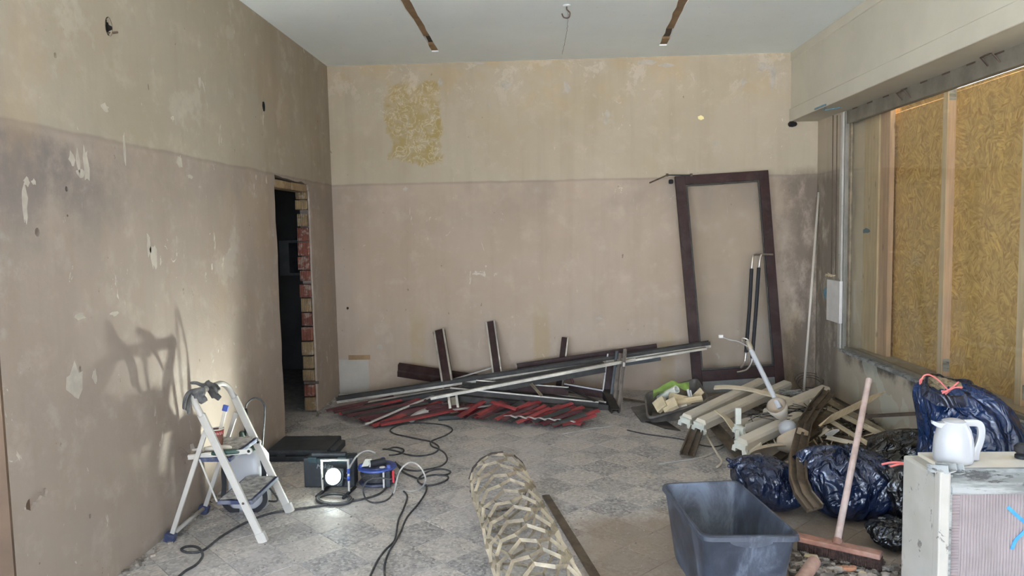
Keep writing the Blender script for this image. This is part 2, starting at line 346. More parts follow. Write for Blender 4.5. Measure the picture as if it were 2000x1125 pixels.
def glass(name, tint=(1, 1, 1), dirt=.05, gl=.07):
    m = bpy.data.materials.new(name); m.use_nodes = True; nt = m.node_tree; nt.nodes.clear()
    o = nt.nodes.new('ShaderNodeOutputMaterial'); tr = nt.nodes.new('ShaderNodeBsdfTransparent'); tr.inputs[0].default_value = (*tint, 1)
    g = nt.nodes.new('ShaderNodeBsdfGlossy'); g.inputs['Roughness'].default_value = .02
    df = nt.nodes.new('ShaderNodeBsdfDiffuse'); df.inputs[0].default_value = (.5, .47, .42, 1)
    fr = nt.nodes.new('ShaderNodeLayerWeight'); fr.inputs[0].default_value = .5
    pw = nt.nodes.new('ShaderNodeMath'); pw.operation = 'POWER'; pw.inputs[1].default_value = 5; nt.links.new(fr.outputs['Facing'], pw.inputs[0])
    mm = nt.nodes.new('ShaderNodeMath'); mm.operation = 'MULTIPLY_ADD'; mm.inputs[1].default_value = .5; mm.inputs[2].default_value = gl; mm.use_clamp = True
    nt.links.new(pw.outputs[0], mm.inputs[0])
    a = nt.nodes.new('ShaderNodeMixShader'); b = nt.nodes.new('ShaderNodeMixShader')
    tc = nt.nodes.new('ShaderNodeTexCoord'); ns = nt.nodes.new('ShaderNodeTexNoise'); ns.inputs['Scale'].default_value = 4; ns.inputs['Detail'].default_value = 7
    nt.links.new(tc.outputs['Object'], ns.inputs['Vector'])
    m2 = nt.nodes.new('ShaderNodeMath'); m2.operation = 'MULTIPLY'; m2.inputs[1].default_value = dirt*2; nt.links.new(ns.outputs['Fac'], m2.inputs[0])
    nt.links.new(m2.outputs[0], a.inputs[0]); nt.links.new(tr.outputs[0], a.inputs[1]); nt.links.new(df.outputs[0], a.inputs[2])
    nt.links.new(mm.outputs[0], b.inputs[0]); nt.links.new(a.outputs[0], b.inputs[1]); nt.links.new(g.outputs[0], b.inputs[2])
    nt.links.new(b.outputs[0], o.inputs[0]); return m
M['glass'] = glass('dusty_pane', (.93, .93, .90), .05, .05); M['glass_door'] = glass('door_pane', (.97, .97, .96), .02, .008)
def emit(name, c, s):
    m = bpy.data.materials.new(name); m.use_nodes = True; b = m.node_tree.nodes['Principled BSDF']
    b.inputs['Emission Color'].default_value = (*c, 1); b.inputs['Emission Strength'].default_value = s; return m
M['led'] = emit('led_panel', (.86, 1., .98), 11)
for q in ('clear',):
    M[q] = glass('clear_plastic', (.9, .93, .95), .12, .06)

# ------------------------------------------------------------------ mesh helpers
def catmull(pts, n=8, closed=False):
    P = [Vector(p) for p in pts]; out = []; L = len(P)
    rng = range(L) if closed else range(L-1)
    for i in rng:
        g = lambda k: P[k % L] if closed else P[max(0, min(L-1, k))]
        a, b, c, d = g(i-1), g(i), g(i+1), g(i+2)
        for j in range(n):
            t = j/n; out.append(.5*((2*b)+(c-a)*t+(2*a-5*b+4*c-d)*t*t+(3*b-a-3*c+d)*t**3))
    if not closed: out.append(P[-1])
    return out
ROOTLOC = {}
class MB:
    def __init__(s): s.bm = bmesh.new()
    def verts(s, L): return [s.bm.verts.new(Vector(p)) for p in L]
    def face(s, vs):
        try: return s.bm.faces.new(vs)
        except ValueError: return None
    def box(s, c, size, rot=None):
        c = Vector(c); h = Vector(size)/2; rot = rot or Matrix.Identity(3)
        v = s.verts([c + rot @ Vector((x*h.x, y*h.y, z*h.z)) for x in (-1, 1) for y in (-1, 1) for z in (-1, 1)])
        for f in ((0, 1, 3, 2), (4, 6, 7, 5), (0, 4, 5, 1), (2, 3, 7, 6), (0, 2, 6, 4), (1, 5, 7, 3)): s.face([v[i] for i in f])
        return s
    def bb(s, a, b): a, b = Vector(a), Vector(b); return s.box((a+b)/2, [abs(q) for q in (b-a)])
    def hexa(s, bot, top):
        n = len(bot); a = s.verts(bot); b = s.verts(top)
        s.face(a[::-1]); s.face(b)
        for i in range(n): s.face([a[i], a[(i+1) % n], b[(i+1) % n], b[i]])
        return s
    def slab(s, pts, off): return s.hexa(pts, [Vector(p)+Vector(off) for p in pts])
    def loft(s, rings, closed=True, cap0=False, cap1=False):
        rs = [s.verts(r) for r in rings]; n = len(rs[0])
        for a, b in zip(rs, rs[1:]):
            for i in range(n if closed else n-1): s.face([a[i], a[(i+1) % n], b[(i+1) % n], b[i]])
        if cap0: s.face(rs[0][::-1])
        if cap1: s.face(rs[-1])
        return s
    def prism(s, prof, pts, up=(0, 0, 1), cap=True, closed=True):
        """prof: (side, up) points; pts: polyline"""
        P = [Vector(p) for p in pts]; up = Vector(up); rings = []
        for i, p in enumerate(P):
            d = (P[min(i+1, len(P)-1)] - P[max(i-1, 0)]).normalized()
            sd = d.cross(up)
            if sd.length < 1e-4: sd = d.cross(Vector((0, 1, 0)))
            sd.normalize(); uu = sd.cross(d)
            rings.append([p + sd*a + uu*b for a, b in prof])
        return s.loft(rings, closed, cap and closed, cap and closed)
    def tube(s, pts, r, seg=8, cap=True):
        P = [Vector(p) for p in pts]; rings = []
        d0 = (P[1]-P[0]).normalized(); u = d0.orthogonal().normalized()
        for i, p in enumerate(P):
            d = (P[min(i+1, len(P)-1)] - P[max(i-1, 0)])
            if d.length < 1e-9: d = d0
            d.normalize(); u = (u - d*u.dot(d))
            if u.length < 1e-6: u = d.orthogonal()
            u.normalize(); w = d.cross(u); rr = r[i] if isinstance(r, (list, tuple)) else r
            rings.append([p + (u*math.cos(2*math.pi*k/seg) + w*math.sin(2*math.pi*k/seg))*rr for k in range(seg)])
        return s.loft(rings, True, cap, cap)
    def lathe(s, prof, o, axis=(0, 0, 1), seg=24, cap0=True, cap1=True):
        o = Vector(o); a = Vector(axis).normalized(); u = a.orthogonal().normalized(); w = a.cross(u)
        rings = [[o + a*h + (u*math.cos(2*math.pi*k/seg) + w*math.sin(2*math.pi*k/seg))*max(r, 1e-4) for k in range(seg)] for r, h in prof]
        return s.loft(rings, True, cap0, cap1)
    def build(s, name, mat, parent=None, smooth=False, bevel=0, origin=None, kind=None, label=None):
        bmesh.ops.recalc_face_normals(s.bm, faces=s.bm.faces)
        if bevel:
            bmesh.ops.bevel(s.bm, geom=[e for e in s.bm.edges if len(e.link_faces) == 2 and e.calc_face_angle(0) > .6], offset=bevel, segments=2, affect='EDGES', profile=.6)
        off = Vector((0, 0, 0))
        if parent is not None: off = ROOTLOC[parent.name]
        elif origin == 'auto':
            vs = [v.co for v in s.bm.verts]; zs = min(v.z for v in vs)
            off = Vector(((min(v.x for v in vs)+max(v.x for v in vs))/2, (min(v.y for v in vs)+max(v.y for v in vs))/2, zs))
        elif origin is not None: off = Vector(origin)
        if off.length: bmesh.ops.translate(s.bm, vec=-off, verts=s.bm.verts)
        me = bpy.data.meshes.new(name); s.bm.to_mesh(me); s.bm.free()
        if smooth:
            for p in me.polygons: p.use_smooth = True
            if smooth is not True: me.set_sharp_from_angle(angle=R(smooth))
        me.materials.append(M[mat] if isinstance(mat, str) else mat)
        o = bpy.data.objects.new(name, me); COL.objects.link(o)
        if parent is not None: o.parent = parent
        else: o.location = off
        ROOTLOC[o.name] = off
        if kind: o['kind'] = kind
        if label: o['label'] = label
        return o
def tag(o, label, cat, group=None):
    o['label'] = label; o['category'] = cat
    if group: o['group'] = group
    return o
def thing(name, label, cat, loc, group=None):
    o = bpy.data.objects.new(name, None); COL.objects.link(o); o.location = loc; o.empty_display_size = .05
    ROOTLOC[o.name] = Vector(loc); return tag(o, label, cat, group)
def remesh(o, vox, smooth_it=2):
    md = o.modifiers.new('r', 'REMESH'); md.mode = 'VOXEL'; md.voxel_size = vox
    if smooth_it: s = o.modifiers.new('s', 'SMOOTH'); s.iterations = smooth_it; s.factor = .6
    dg = bpy.context.evaluated_depsgraph_get(); me = bpy.data.meshes.new_from_object(o.evaluated_get(dg))
    o.modifiers.clear(); old = o.data; o.data = me; me.name = old.name
    for p in me.polygons: p.use_smooth = True
    return o
def carve(o, cutters):
    cs = []
    for mb in cutters:
        c = mb.build('cutter', 'black'); cs.append(c)
        md = o.modifiers.new('b', 'BOOLEAN'); md.operation = 'DIFFERENCE'; md.object = c; md.solver = 'EXACT'
    dg = bpy.context.evaluated_depsgraph_get(); me = bpy.data.meshes.new_from_object(o.evaluated_get(dg))
    o.modifiers.clear(); o.data = me
    for c in cs: bpy.data.objects.remove(c, do_unlink=True)
    return o
BOX = lambda w, h: [(-w/2, -h/2), (w/2, -h/2), (w/2, h/2), (-w/2, h/2)]
LPR = lambda w, h, t=.004: [(-w/2, -h/2), (w/2, -h/2), (w/2, -h/2+t), (-w/2+t, -h/2+t), (-w/2+t, h/2), (-w/2, h/2)]
UPR = lambda w, h, t=.004: [(-w/2, -h/2), (w/2, -h/2), (w/2, h/2), (w/2-t, h/2), (w/2-t, -h/2+t), (-w/2+t, -h/2+t), (-w/2+t, h/2), (-w/2, h/2)]
# ================================================================== SETTING
V3 = Vector
XL, D, HC, XB, HB, XR, XG = -2.03, 7.2, 3.19, 2.352, 2.55, 2.62, 2.655
Y0 = 2.67            # near end of the left wall
def struct(name, mb, mat, parent=None, **k):
    o = mb.build(name, mat, parent, **k)
    if parent is None: o['kind'] = 'structure'
    return o
# floor and its terrazzo tiles, laid on the diagonal
floor = struct('floor', MB().bb((-3.7, -6.1, -.10), (2.75, 7.35, -.005)), 'grout')
tile_bm = {}
def tile_mesh(mat):
    mb = MB(); s = .2478; h = s/2; b = .0015
    r = [Vector((x*h, y*h, 0)) for x, y in ((-1, -1), (1, -1), (1, 1), (-1, 1))]
    top = [p*(1-b/h) for p in r]
    mb.loft([[p+Vector((0, 0, -.02)) for p in r], [p+Vector((0, 0, -b)) for p in r], top], True, False, True)
    o = mb.build('floor_tile', mat, smooth=False); me = o.data; bpy.data.objects.remove(o); return me
tm = [tile_mesh('tile_light'), tile_mesh('tile_dark')]
c0 = fl(1178, 913); q = .25/math.sqrt(2); cells = []
for i in range(-60, 61):
    for j in range(-60, 61):
        x = c0.x + (i-j)*q; y = c0.y + (i+j)*q
        if not (-2.18 < x < 2.7 and 2.9 < y < 7.3): continue
        d = Vector((x, y, 0)) - CO; zc = d.dot(CF); px = 1000 + CAM_F*d.dot(CR)/zc; py = 562.5 - CAM_F*d.dot(CU)/zc
        if -60 < px < 2060 and py < 1190: cells.append((y, x, (i % 2) == 0 and 1 or 0, i, j))
cells.sort()
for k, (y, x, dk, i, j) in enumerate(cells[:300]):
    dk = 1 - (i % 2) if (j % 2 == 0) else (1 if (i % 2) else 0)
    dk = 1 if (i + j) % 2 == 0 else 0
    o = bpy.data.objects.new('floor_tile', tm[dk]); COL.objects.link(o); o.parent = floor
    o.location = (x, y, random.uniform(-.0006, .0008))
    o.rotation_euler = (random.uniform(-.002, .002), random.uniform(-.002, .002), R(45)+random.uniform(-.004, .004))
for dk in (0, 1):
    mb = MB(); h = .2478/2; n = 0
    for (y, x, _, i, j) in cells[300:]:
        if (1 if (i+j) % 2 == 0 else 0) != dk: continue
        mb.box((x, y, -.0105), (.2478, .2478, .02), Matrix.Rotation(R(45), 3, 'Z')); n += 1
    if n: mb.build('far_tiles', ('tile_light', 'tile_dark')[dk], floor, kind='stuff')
    else: mb.bm.free()

# walls
wb = struct('wall_back', MB().bb((-2.15, D, 0), (2.95, D+.15, HC+.05)), 'wall_back')
d0, d1 = ax(546, 590, XL).y, ax(613, 590, XL).y
dtop = ax(560, 366, XL).z
wl = struct('wall_left', MB().bb((XL-.12, Y0, 0), (XL, D+.02, HC+.05)), 'wall_left')
def jag(a, b, n, amp): return [Vector(a).lerp(Vector(b), k/n) + Vector((0, random.uniform(-amp, amp), random.uniform(-amp, amp))) for k in range(n)]
cut = []
pr = jag((0, d0, -.2), (0, d0, dtop), 16, .009) + jag((0, d0, dtop), (0, d1, dtop), 8, .010) + jag((0, d1, dtop), (0, d1, -.2), 16, .006)
mb = MB(); mb.hexa([Vector((XL-.3, p.y, p.z)) for p in pr], [Vector((XL+.1, p.y, p.z)) for p in pr]); cut.append(mb)
mb = MB(); mb.bb((XL-.3, d1-.03, -.2), (XL-.016, d1+.09, dtop+.03)); cut.append(mb)
mb = MB(); pl = jag((0, d0+.02, dtop-.02), (0, d0+.02, dtop+.075), 3, .008)+jag((0, d0+.02, dtop+.075), (0, d1-.02, dtop+.06), 9, .012)+jag((0, d1-.02, dtop+.06), (0, d1-.02, dtop-.02), 3, .008)
mb.hexa([Vector((XL-.2, p.y, p.z)) for p in pl], [Vector((XL+.1, p.y, p.z)) for p in pl]); cut.append(mb)
for px, py, ry, rz, dp in ((212, 52, .030, .046, .07), (515, 208, .026, .040, .07), (108, 108, .011, .012, .03), (130, 369, .011, .012, .03), (132, 421, .006, .006, .02), (73, 453, .016, .020, .025),
                       (157, 720, .007, .014, .03), (176, 1008, .009, .013, .02), (290, 170, .007, .018, .015), (74, 970, .038, .022, .012), (60, 985, .03, .028, .012), (88, 962, .018, .02, .01)):
    c = ax(px, py, XL); mb = MB(); n = 12
    ring = [(math.cos(2*math.pi*k/n)*random.uniform(.85, 1.12), math.sin(2*math.pi*k/n)*random.uniform(.85, 1.12)) for k in range(n)]
    mb.hexa([Vector((XL-dp, c.y+a*ry*.85, c.z+b*rz*.85)) for a, b in ring], [Vector((XL+.03, c.y+a*ry, c.z+b*rz)) for a, b in ring]); cut.append(mb)
carve(wl, cut)
for (px, py, r) in ((212, 52, .030), (515, 208, .024)):      # black linings that put the shade into the two big holes
    c = ax(px, py, XL); rz_ = r*1.53; mb = MB(); rg = lambda x, f: [V3((x, c.y+math.cos(6.2832*k/16)*r*f, c.z+math.sin(6.2832*k/16)*rz_*f)) for k in range(16)]; mb.loft([rg(XL+.0015, 1.0), rg(XL-.02, .84), rg(XL-.066, .80)], True, False, True); mb.build('hole_shade', 'black', wl)
MB().tube([ax(212, 66, XL)+Vector((-.03, 0, 0)), ax(225, 63, XL)+Vector((.012, 0, 0))], .006, 6).build('nail', 'rust', wl)
# hollow bricks in the broken door jamb and over the opening
zj = lambda v: ay(590, 320+v/2.25, d1).z
for a, b, cm in ((97, 157, 'y'), (159, 203, 'y'), (219, 276, 'y'), (279, 342, 'r'), (344, 405, 'r'), (407, 466, 'r'), (468, 516, 'r'), (529, 587, 'r'), (589, 652, 'y'), (654, 712, 'r'),
                 (716, 777, 'r'), (780, 841, 'y'), (844, 900, 'y'), (903, 953, 'y'), (969, 1022, 'r'), (1025, 1098, 'y')):
    z1, z0 = zj(a), zj(b); z0 = max(z0, .004); pr = random.uniform(-.012, .012)
    mb = MB(); mb.bb((XL-.118+random.uniform(-.006, .004), d1-.014+pr, z0+.003), (XL-.020+random.uniform(-.004, .001), d1+.085, z1-.003))
    mb.build('brick', 'brick_yellow' if cm == 'y' else 'brick_red', wl, bevel=.006)
MB().bb((XL-.12, d1-.004, zj(968)), (XL+.012, d1+.012, zj(956))).build('iron_tie', 'rust', wl, bevel=.002)
w = (d1-d0-.05)/2
for k in range(2):
    MB().bb((XL-.115, d0+.025+k*(w+.008), dtop-.012), (XL-.012-random.random()*.008, d0+.02+k*(w+.008)+w, dtop+.055)).build('brick', 'brick_yellow', wl, bevel=.008)
struct('wall_left_return', MB().bb((-3.7, Y0-.012, 0), (XL-.001, Y0+.10, HC+.05)), plain('brown_return', (.10, .062, .036), .8, sc=4))  # end face of the left wall, coloured dark brown
mb = MB(); mb.bb((-3.75, -6.1, 0), (-3.6, -4.6, HC+.05)); mb.bb((-3.75, .4, 0), (-3.6, Y0, HC+.05)); mb.bb((-3.75, -4.6, 0), (-3.6, .4, .5)); mb.bb((-3.75, -4.6, 2.6), (-3.6, .4, HC+.05)); struct('wall_left_front', mb, 'wall_plain')
struct('wall_front', MB().bb((-3.75, -6.2, 2.72), (2.96, -6.05, HC+.05)), 'wall_plain')
struct('wall_right_front', MB().bb((XR+.05, -6.1, 0), (2.96, 0.0, HC-.1)), 'wall_plain'); struct('wall_right_pier', MB().bb((XR+.05, .5, 0), (2.96, 2.72, HC-.1)), 'wall_plain')
# dark room beyond the doorway
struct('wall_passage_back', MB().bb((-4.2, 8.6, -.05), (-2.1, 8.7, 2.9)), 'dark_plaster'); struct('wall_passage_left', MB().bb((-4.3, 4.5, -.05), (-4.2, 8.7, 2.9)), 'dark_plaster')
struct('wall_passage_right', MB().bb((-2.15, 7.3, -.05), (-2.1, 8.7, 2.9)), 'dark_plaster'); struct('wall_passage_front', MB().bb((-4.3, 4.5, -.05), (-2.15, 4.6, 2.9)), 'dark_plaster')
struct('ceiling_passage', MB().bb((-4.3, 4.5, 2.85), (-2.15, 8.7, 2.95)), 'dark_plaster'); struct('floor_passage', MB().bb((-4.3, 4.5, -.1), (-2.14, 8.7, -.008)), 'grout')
cb = thing('cabinet', 'small pale wall cabinet in the dark room beyond the doorway', 'cabinet', (-2.75, 8.45, 1.1))
MB().bb((-2.98, 8.32, 1.12), (-2.50, 8.598, 1.52)).build('body', 'board_grey', cb, bevel=.006); MB().bb((-2.86, 8.30, 1.15), (-2.56, 8.318, 1.49)).build('door', 'case', cb, bevel=.004)
# right wall: pier in the corner and the wall under the window
wr = struct('wall_right', MB().bb((XR, 6.60, 0), (2.96, D+.02, HB+.02)), 'wall_right')
struct('wall_right_low', MB().bb((XR, 3.06, 0), (2.96, 6.602, .485)), 'wall_right')
cut = []
for px, py, ry, rz in ((1638, 650, .02, .035), (1630, 672, .03, .045)):
    c = ax(px, py, XR); mb = MB(); n = 10; ring = [(math.cos(2*math.pi*k/n)*random.uniform(.7, 1.2), math.sin(2*math.pi*k/n)*random.uniform(.7, 1.2)) for k in range(n)]
    mb.hexa([Vector((XR-.05, c.y+a*ry, c.z+b*rz)) for a, b in ring], [Vector((XR+.035, c.y+a*ry*.7, c.z+b*rz*.7)) for a, b in ring]); cut.append(mb)
carve(wr, cut)
a, b = ax(1621, 545, XR), ax(1645, 632, XR)
MB().bb((XR-.028, min(a.y, b.y), b.z), (XR, max(a.y, b.y), a.z)).build('cable_duct_cover', 'paper', wr, bevel=.003, label='blank white cover strip')
c = ax(1627, 538, XR)
mb = MB()
for k in range(7): mb.tube([c+Vector((-.002, random.uniform(-.06, .02), random.uniform(-.006, .006))), c+Vector((-.03, random.uniform(-.05, .12), random.uniform(-.02, .03)))], .004, 5)
mb.build('straw_fibres', 'chip', wr, kind='stuff')
mb = MB(); 
for x0 in (1628, 1636, 1643): p, r2 = ax(x0, 225, XR), ax(x0-3, 535, XR); mb.tube([p+Vector((-.004, 0, 0)), r2+Vector((-.004, 0, 0))], .004, 5)
mb.build('wall_cable', 'rust', wr)
def dot(name, c, nrm, ru, rv, mat, par, u=None, jitter=.2, n=14):
    nrm = Vector(nrm).normalized(); u = Vector(u or (0, 0, 1)); v = nrm.cross(u).normalized(); mb = MB()
    rg = [(math.cos(2*math.pi*k/n)*random.uniform(1-jitter, 1+jitter), math.sin(2*math.pi*k/n)*random.uniform(1-jitter, 1+jitter)) for k in range(n)]
    mb.slab([Vector(c)+u*a*ru+v*b*rv for a, b in rg], nrm*.0015); return mb.build(name, mat, par)
dot('paint_mark', ax(1612, 572, XR), (-1, 0, 0), .05, .05, 'dim_blue', wr)
# ceiling with two chased slots that bare the battens
ce = struct('ceiling', MB().bb((-3.75, -6.2, HC), (2.96, D+.1, HC+.14)), 'ceiling')
slots = []
for (ax1, ay1, ax2, ay2, wd, g0, g1) in ((851, 101, 790, 0, .062, .22, .50), (1294, 89, 1345, -20, .066, .20, .52)):
    p, r2 = fl(ax1, ay1, HC), fl(ax2, ay2, HC); dr = (r2-p).normalized(); sd = Vector((dr.y, -dr.x, 0)); slots.append((p, dr, sd, wd, (r2-p).length, g0, g1))
cut = []
for p, dr, sd, wd, L, g0, g1 in slots:
    n = 26; LL = L+2.2; pts = [p+dr*LL*k/n+sd*(wd/2+random.uniform(-.006, .006)) for k in range(n+1)]+[p+dr*LL*k/n-sd*(wd/2+random.uniform(-.006, .006)) for k in range(n, -1, -1)]
    mb = MB(); mb.hexa([Vector((v.x, v.y, HC-.05)) for v in pts], [Vector((v.x, v.y, HC+.045)) for v in pts]); cut.append(mb)
carve(ce, cut)
for p, dr, sd, wd, L, g0, g1 in slots:
    zt = HC+.012
    for a, b in ((-.02, g0), (g1, L+2.2)):
        A, B = p+dr*a, p+dr*b; ww = sd*(wd/2+.012)
        MB().slab([Vector((q.x, q.y, zt)) for q in (A-ww, A+ww, B+ww, B-ww)], (0, 0, .028)).build('batten', 'wood_batten', ce)
    A, B = p+dr*g0, p+dr*g1; ww = sd*(wd/2+.012)
    MB().slab([Vector((q.x, q.y, zt+.02)) for q in (A-ww, A+ww, B+ww, B-ww)], (0, 0, .01)).build('slot_back', 'rust', ce, label='sooty dark gap between battens')
hk = fl(1107, 10, HC)
h = thing('hook', 'bent grey steel hook screwed into the middle of the white ceiling', 'hook', hk)
MB().lathe([(.028, 0), (.024, -.006), (.006, -.010)], hk, (0, 0, 1), 14).build('plate', 'ceiling', h)
MB().tube(catmull([hk+Vector((0, 0, 0)), hk+Vector((0, 0, -.03)), hk+Vector((.022, 0, -.055)), hk+Vector((.012, 0, -.088)), hk+Vector((-.022, 0, -.085)), hk+Vector((-.036, 0, -.058))], 6), .005, 8).build('hook', 'rust', h)
crk = [fl(1110, 20, HC), fl(1108, 55, HC), fl(1104, 78, HC), fl(1098, 106, HC)]
mb = MB()
for k, (p, r2) in enumerate(zip(catmull(crk, 7), catmull(crk, 7)[1:])):
    o1 = Vector((random.uniform(-.004, .004), 0, 0)); mb.tube([p+o1, r2-o1*.5], .0016, 4)
mb.build('ceiling_crack', 'rubble_dark', ce)
# bulkhead above the window
prof = [(XB+.008, HC+.04), (XB+.008, HC-.075), (XB+.014, HC-.08), (XB+.014, HB+.125), (XB+.008, HB+.12), (XB, HB+.115), (XB, HB+.004), (XB+.004, HB), (2.96, HB), (2.96, HC+.04)]
mb = MB(); mb.hexa([Vector((a, -6.05, b)) for a, b in prof], [Vector((a, D+.01, b)) for a, b in prof]); bmk = struct('trim_1', mb, 'beam')
c = ay(1546, 240, D-.02); mb = MB(); n = 9
mb.lathe([(.012, -.04), (.024, -.03), (.028, 0), (.02, .03), (.008, .04)], c+Vector((.01, .0, -.012)), (1, 0, 0), 9).build('foam_plug', 'black', bmk, label='black lump in the corner under the bulkhead')
p = [ay(1594, 213, 6.62), ay(1612, 212, 6.6), ay(1640, 209, 6.55)]
a = ax(1592, 213, XB); b = fl(1642, 209, HB)
mb = MB()
pp = [Vector((XB-.002, a.y, a.z)), Vector((XB-.002, a.y-.25, HB+.012)), Vector((XB+.05, b.y+.1, HB-.002)), Vector((b.x, b.y, HB-.002))]
mb.tube(catmull(pp, 5), [.007]*16, 6).build('paint_mark', 'dim_blue', bmk)
# window: frame, pane, hooks
win = bpy.data.objects.new('window_1', None); COL.objects.link(win); win.location = (XG, 5, .5); ROOTLOC['window_1'] = Vector((XG, 5, .5)); win['kind'] = 'structure'
ZS, ZT, YN, YF = .498, 2.544, 3.10, 6.60
prof = [(0, -.06), (.035, -.06), (.035, -.03), (.02, -.03), (.02, 0), (.0, 0)]
mb = MB(); mb.bb((XR-.012, YN, ZS-.035), (XG+.05, YF, ZS-.012)).build('sill', 'sill', win, bevel=.003)
MB().bb((XG-.012, YN, ZS-.012), (XG+.03, YF, ZS+.012)).build('frame_rail', 'rail', win, bevel=.003)
MB().bb((XG-.022, YN, ZT-.104), (XG+.03, YF, ZT+.008)).build('frame_rail', 'rail', win, bevel=.003)
MB().bb((XG-.030, YF-.028, ZS-.01), (XG+.03, YF+.002, ZT)).build('jamb', 'rail', win, bevel=.004)
MB().bb((XR-.010, YF-.004, ZS-.01), (XG-.025, YF+.05, ZT)).build('jamb', 'post_white', win, bevel=.004)
MB().bb((XG+.0, YF-.075, ZS), (XG+.022, YF-.028, ZT)).build('glazing_bead', 'tube_paint', win, bevel=.003)
MB().bb((XG-.02, YN-.04, ZS-.01), (XG+.03, YN, ZT)).build('jamb', 'rail', win, bevel=.004)
MB().bb((XG+.006, YN, ZS), (XG+.011, YF-.03, ZT-.02)).build('pane', 'glass', win)
mb = MB(); yy = YF-.15
while yy > 3.2:
    mb.bb((XG-.026, yy-.09, ZT-.004), (XG-.02, yy, ZT+.006)); yy -= .28
mb.build('clip', 'rust', win, kind='stuff')
for px, py in ((1762, 181), (1931, 110), (1622, 212)):
    c = ax(px, py, XG-.05); mb = MB(); s = .9 if px != 1622 else .5; a = c+Vector((0, .045*s, -.035*s)); 
    pts = [c+Vector((.03, .06*s, -.05*s)), c+Vector((-.01, .065*s, .005)), c+Vector((-.012, -.05*s, .012)), c+Vector((.03, -.07*s, -.055*s))]
    for p1, p2 in zip(pts, pts[1:]): mb.prism(BOX(.016, .005), [p1, p2])
    mb.build('bracket', 'rust', win, label='bent dark steel hanger at the window head')
# boarding outside the pane
bo = thing('boarding', 'boarding of golden strand boards on pale timber studs outside the window', 'boarding', (2.85, 5, .2))
XS = 2.83
for yy, wd in ((5.40, .062), (4.52, .062), (3.62, .062)):
    MB().bb((XS, yy-wd, .487), (XS+.055, yy, 2.548)).build('stud', 'stud', bo, bevel=.003)
    MB().bb((XS-.004, yy-wd+.001, .487), (XS, yy-.001, 2.548)).build('stud_face', 'stud_pale', bo)
for yy, z in ((5.40, .56), (4.52, .56), (5.40, 2.46), (4.52, 2.46)):
    mb = MB(); mb.bb((XS+.004, yy-wd-.003, z-.035), (XS+.05, yy-wd, z+.055)); mb.lathe([(.006, 0), (.006, .003)], (XS+.025, yy-wd-.003, z+.02), (0, -1, 0), 8)
    mb.build('bracket', 'sill', bo)
MB().bb((XS-.03, 6.33, .487), (XS+.01, 6.598, 2.548)).build('plank', 'stud_pale', bo, bevel=.002)
MB().bb((XS-.018, 6.16, .487), (XS+.022, 6.325, 2.548)).build('plank', 'stud', bo, bevel=.002)
dot('paint_mark', ax(1691, 451, XS-.0305), (-1, 0, 0), .022, .075, 'dim_blue', bo, jitter=.35)
zs1, zs2 = ax(1757, 219, XS+.055).z, ax(1893, 171, XS+.055).z
XO = XS+.056
for (ya, yb, za, zb) in ((5.37, 6.598, .487, zs1-.002), (4.49, 5.365, .487, zs2-.002), (3.0, 4.485, .487, zs2-.003),
                         (5.37, 6.598, zs1+.002, 2.512), (4.49, 5.365, zs2+.002, 2.503), (3.0, 4.485, zs2, 2.507)):
    MB().bb((XO, ya, za), (XO+.018, yb, zb)).build('strand_board', 'osb', bo)
# parapet of the shop front: ribbed render outside, chipped paint on its end
YP = 2.80
xe = ay(1834, 1000, YP).x; zt = ay(1840, 926, YP).z
yb = 3.08
par = bpy.data.objects.new('wall_parapet', None); COL.objects.link(par); par.location = (2.0, 2.9, 0); ROOTLOC['wall_parapet'] = Vector((2, 2.9, 0)); par['kind'] = 'structure'
MB().bb((xe-.004, YP+.012, 0), (3.0, yb, zt-.012)).build('core', 'chipped', par, bevel=.012)
MB().bb((xe-.006, YP-.012, 0), (xe+.035, YP+.03, zt+.012)).build('corner_strip', 'chipped', par, bevel=.006)
MB().bb((xe+.030, YP-.006, 0), (xe+.046, YP+.02, zt-.0)).build('corner_bead', 'sill', par, bevel=.004)
# horizontally combed edge and vertically combed field
def combed(x0, x1, z0, z1, vert, pitch):
    mb = MB(); along = (x1-x0) if vert else (z1-z0); other = (z1-z0) if vert else (x1-x0); n = int(along/pitch)*4; mrow = max(2, int(other/.03)); rows = []
    for j in range(mrow+1):
        row = []
        for i in range(n+1):
            a = along*i/n; b = other*j/mrow; ph = i % 4; dpt = (0, .0042, .0062, .0036)[ph]
            w = MN.noise(Vector((a*9, b*14, 3)))*.0032 + MN.noise(Vector((a*60, b*38, 9)))*.0016
            x, z = (x0+a+w*.7, z0+b) if vert else (x0+b, z0+a+w)
            row.append((x, YP+.006-dpt+abs(w)*.5, z))
        rows.append(row)
    for row in rows: pass
    mb.loft(rows, False); return mb
zr = zt-.078
combed(xe+.078, 2.75, 0, zr, True, .0112).build('ribbed_render', 'pink', par, smooth=60)
combed(xe+.046, xe+.078, 0, zr, False, .0115).build('ribbed_edge', 'pink', par, smooth=60)
MB().bb((xe+.046, YP+.004, 0), (2.99, YP+.014, zr+.01)).build('render_back', 'pink', par)
sp = [(YP-.014, zr+.004), (YP-.014, zr+.03), (YP-.006, zr+.036), (YP-.010, zr+.066), (YP+.012, zr+.078), (YP+.03, zt+.008), (YP+.05, zt+.008), (YP+.05, zt-.02), (YP+.01, zr+.004)]
mb = MB(); mb.hexa([Vector((xe+.04, a, b)) for a, b in sp], [Vector((2.98, a, b)) for a, b in sp]); mb.build('sill_profile', 'sill', par)
MB().bb((xe+.05, YP+.05, zt-.02), (2.98, yb-.01, zt+.002)).build('sill_board', 'fixture', par, bevel=.004)
mb = MB(); c = Vector((xe+.02, YP+.01, zt+.012))
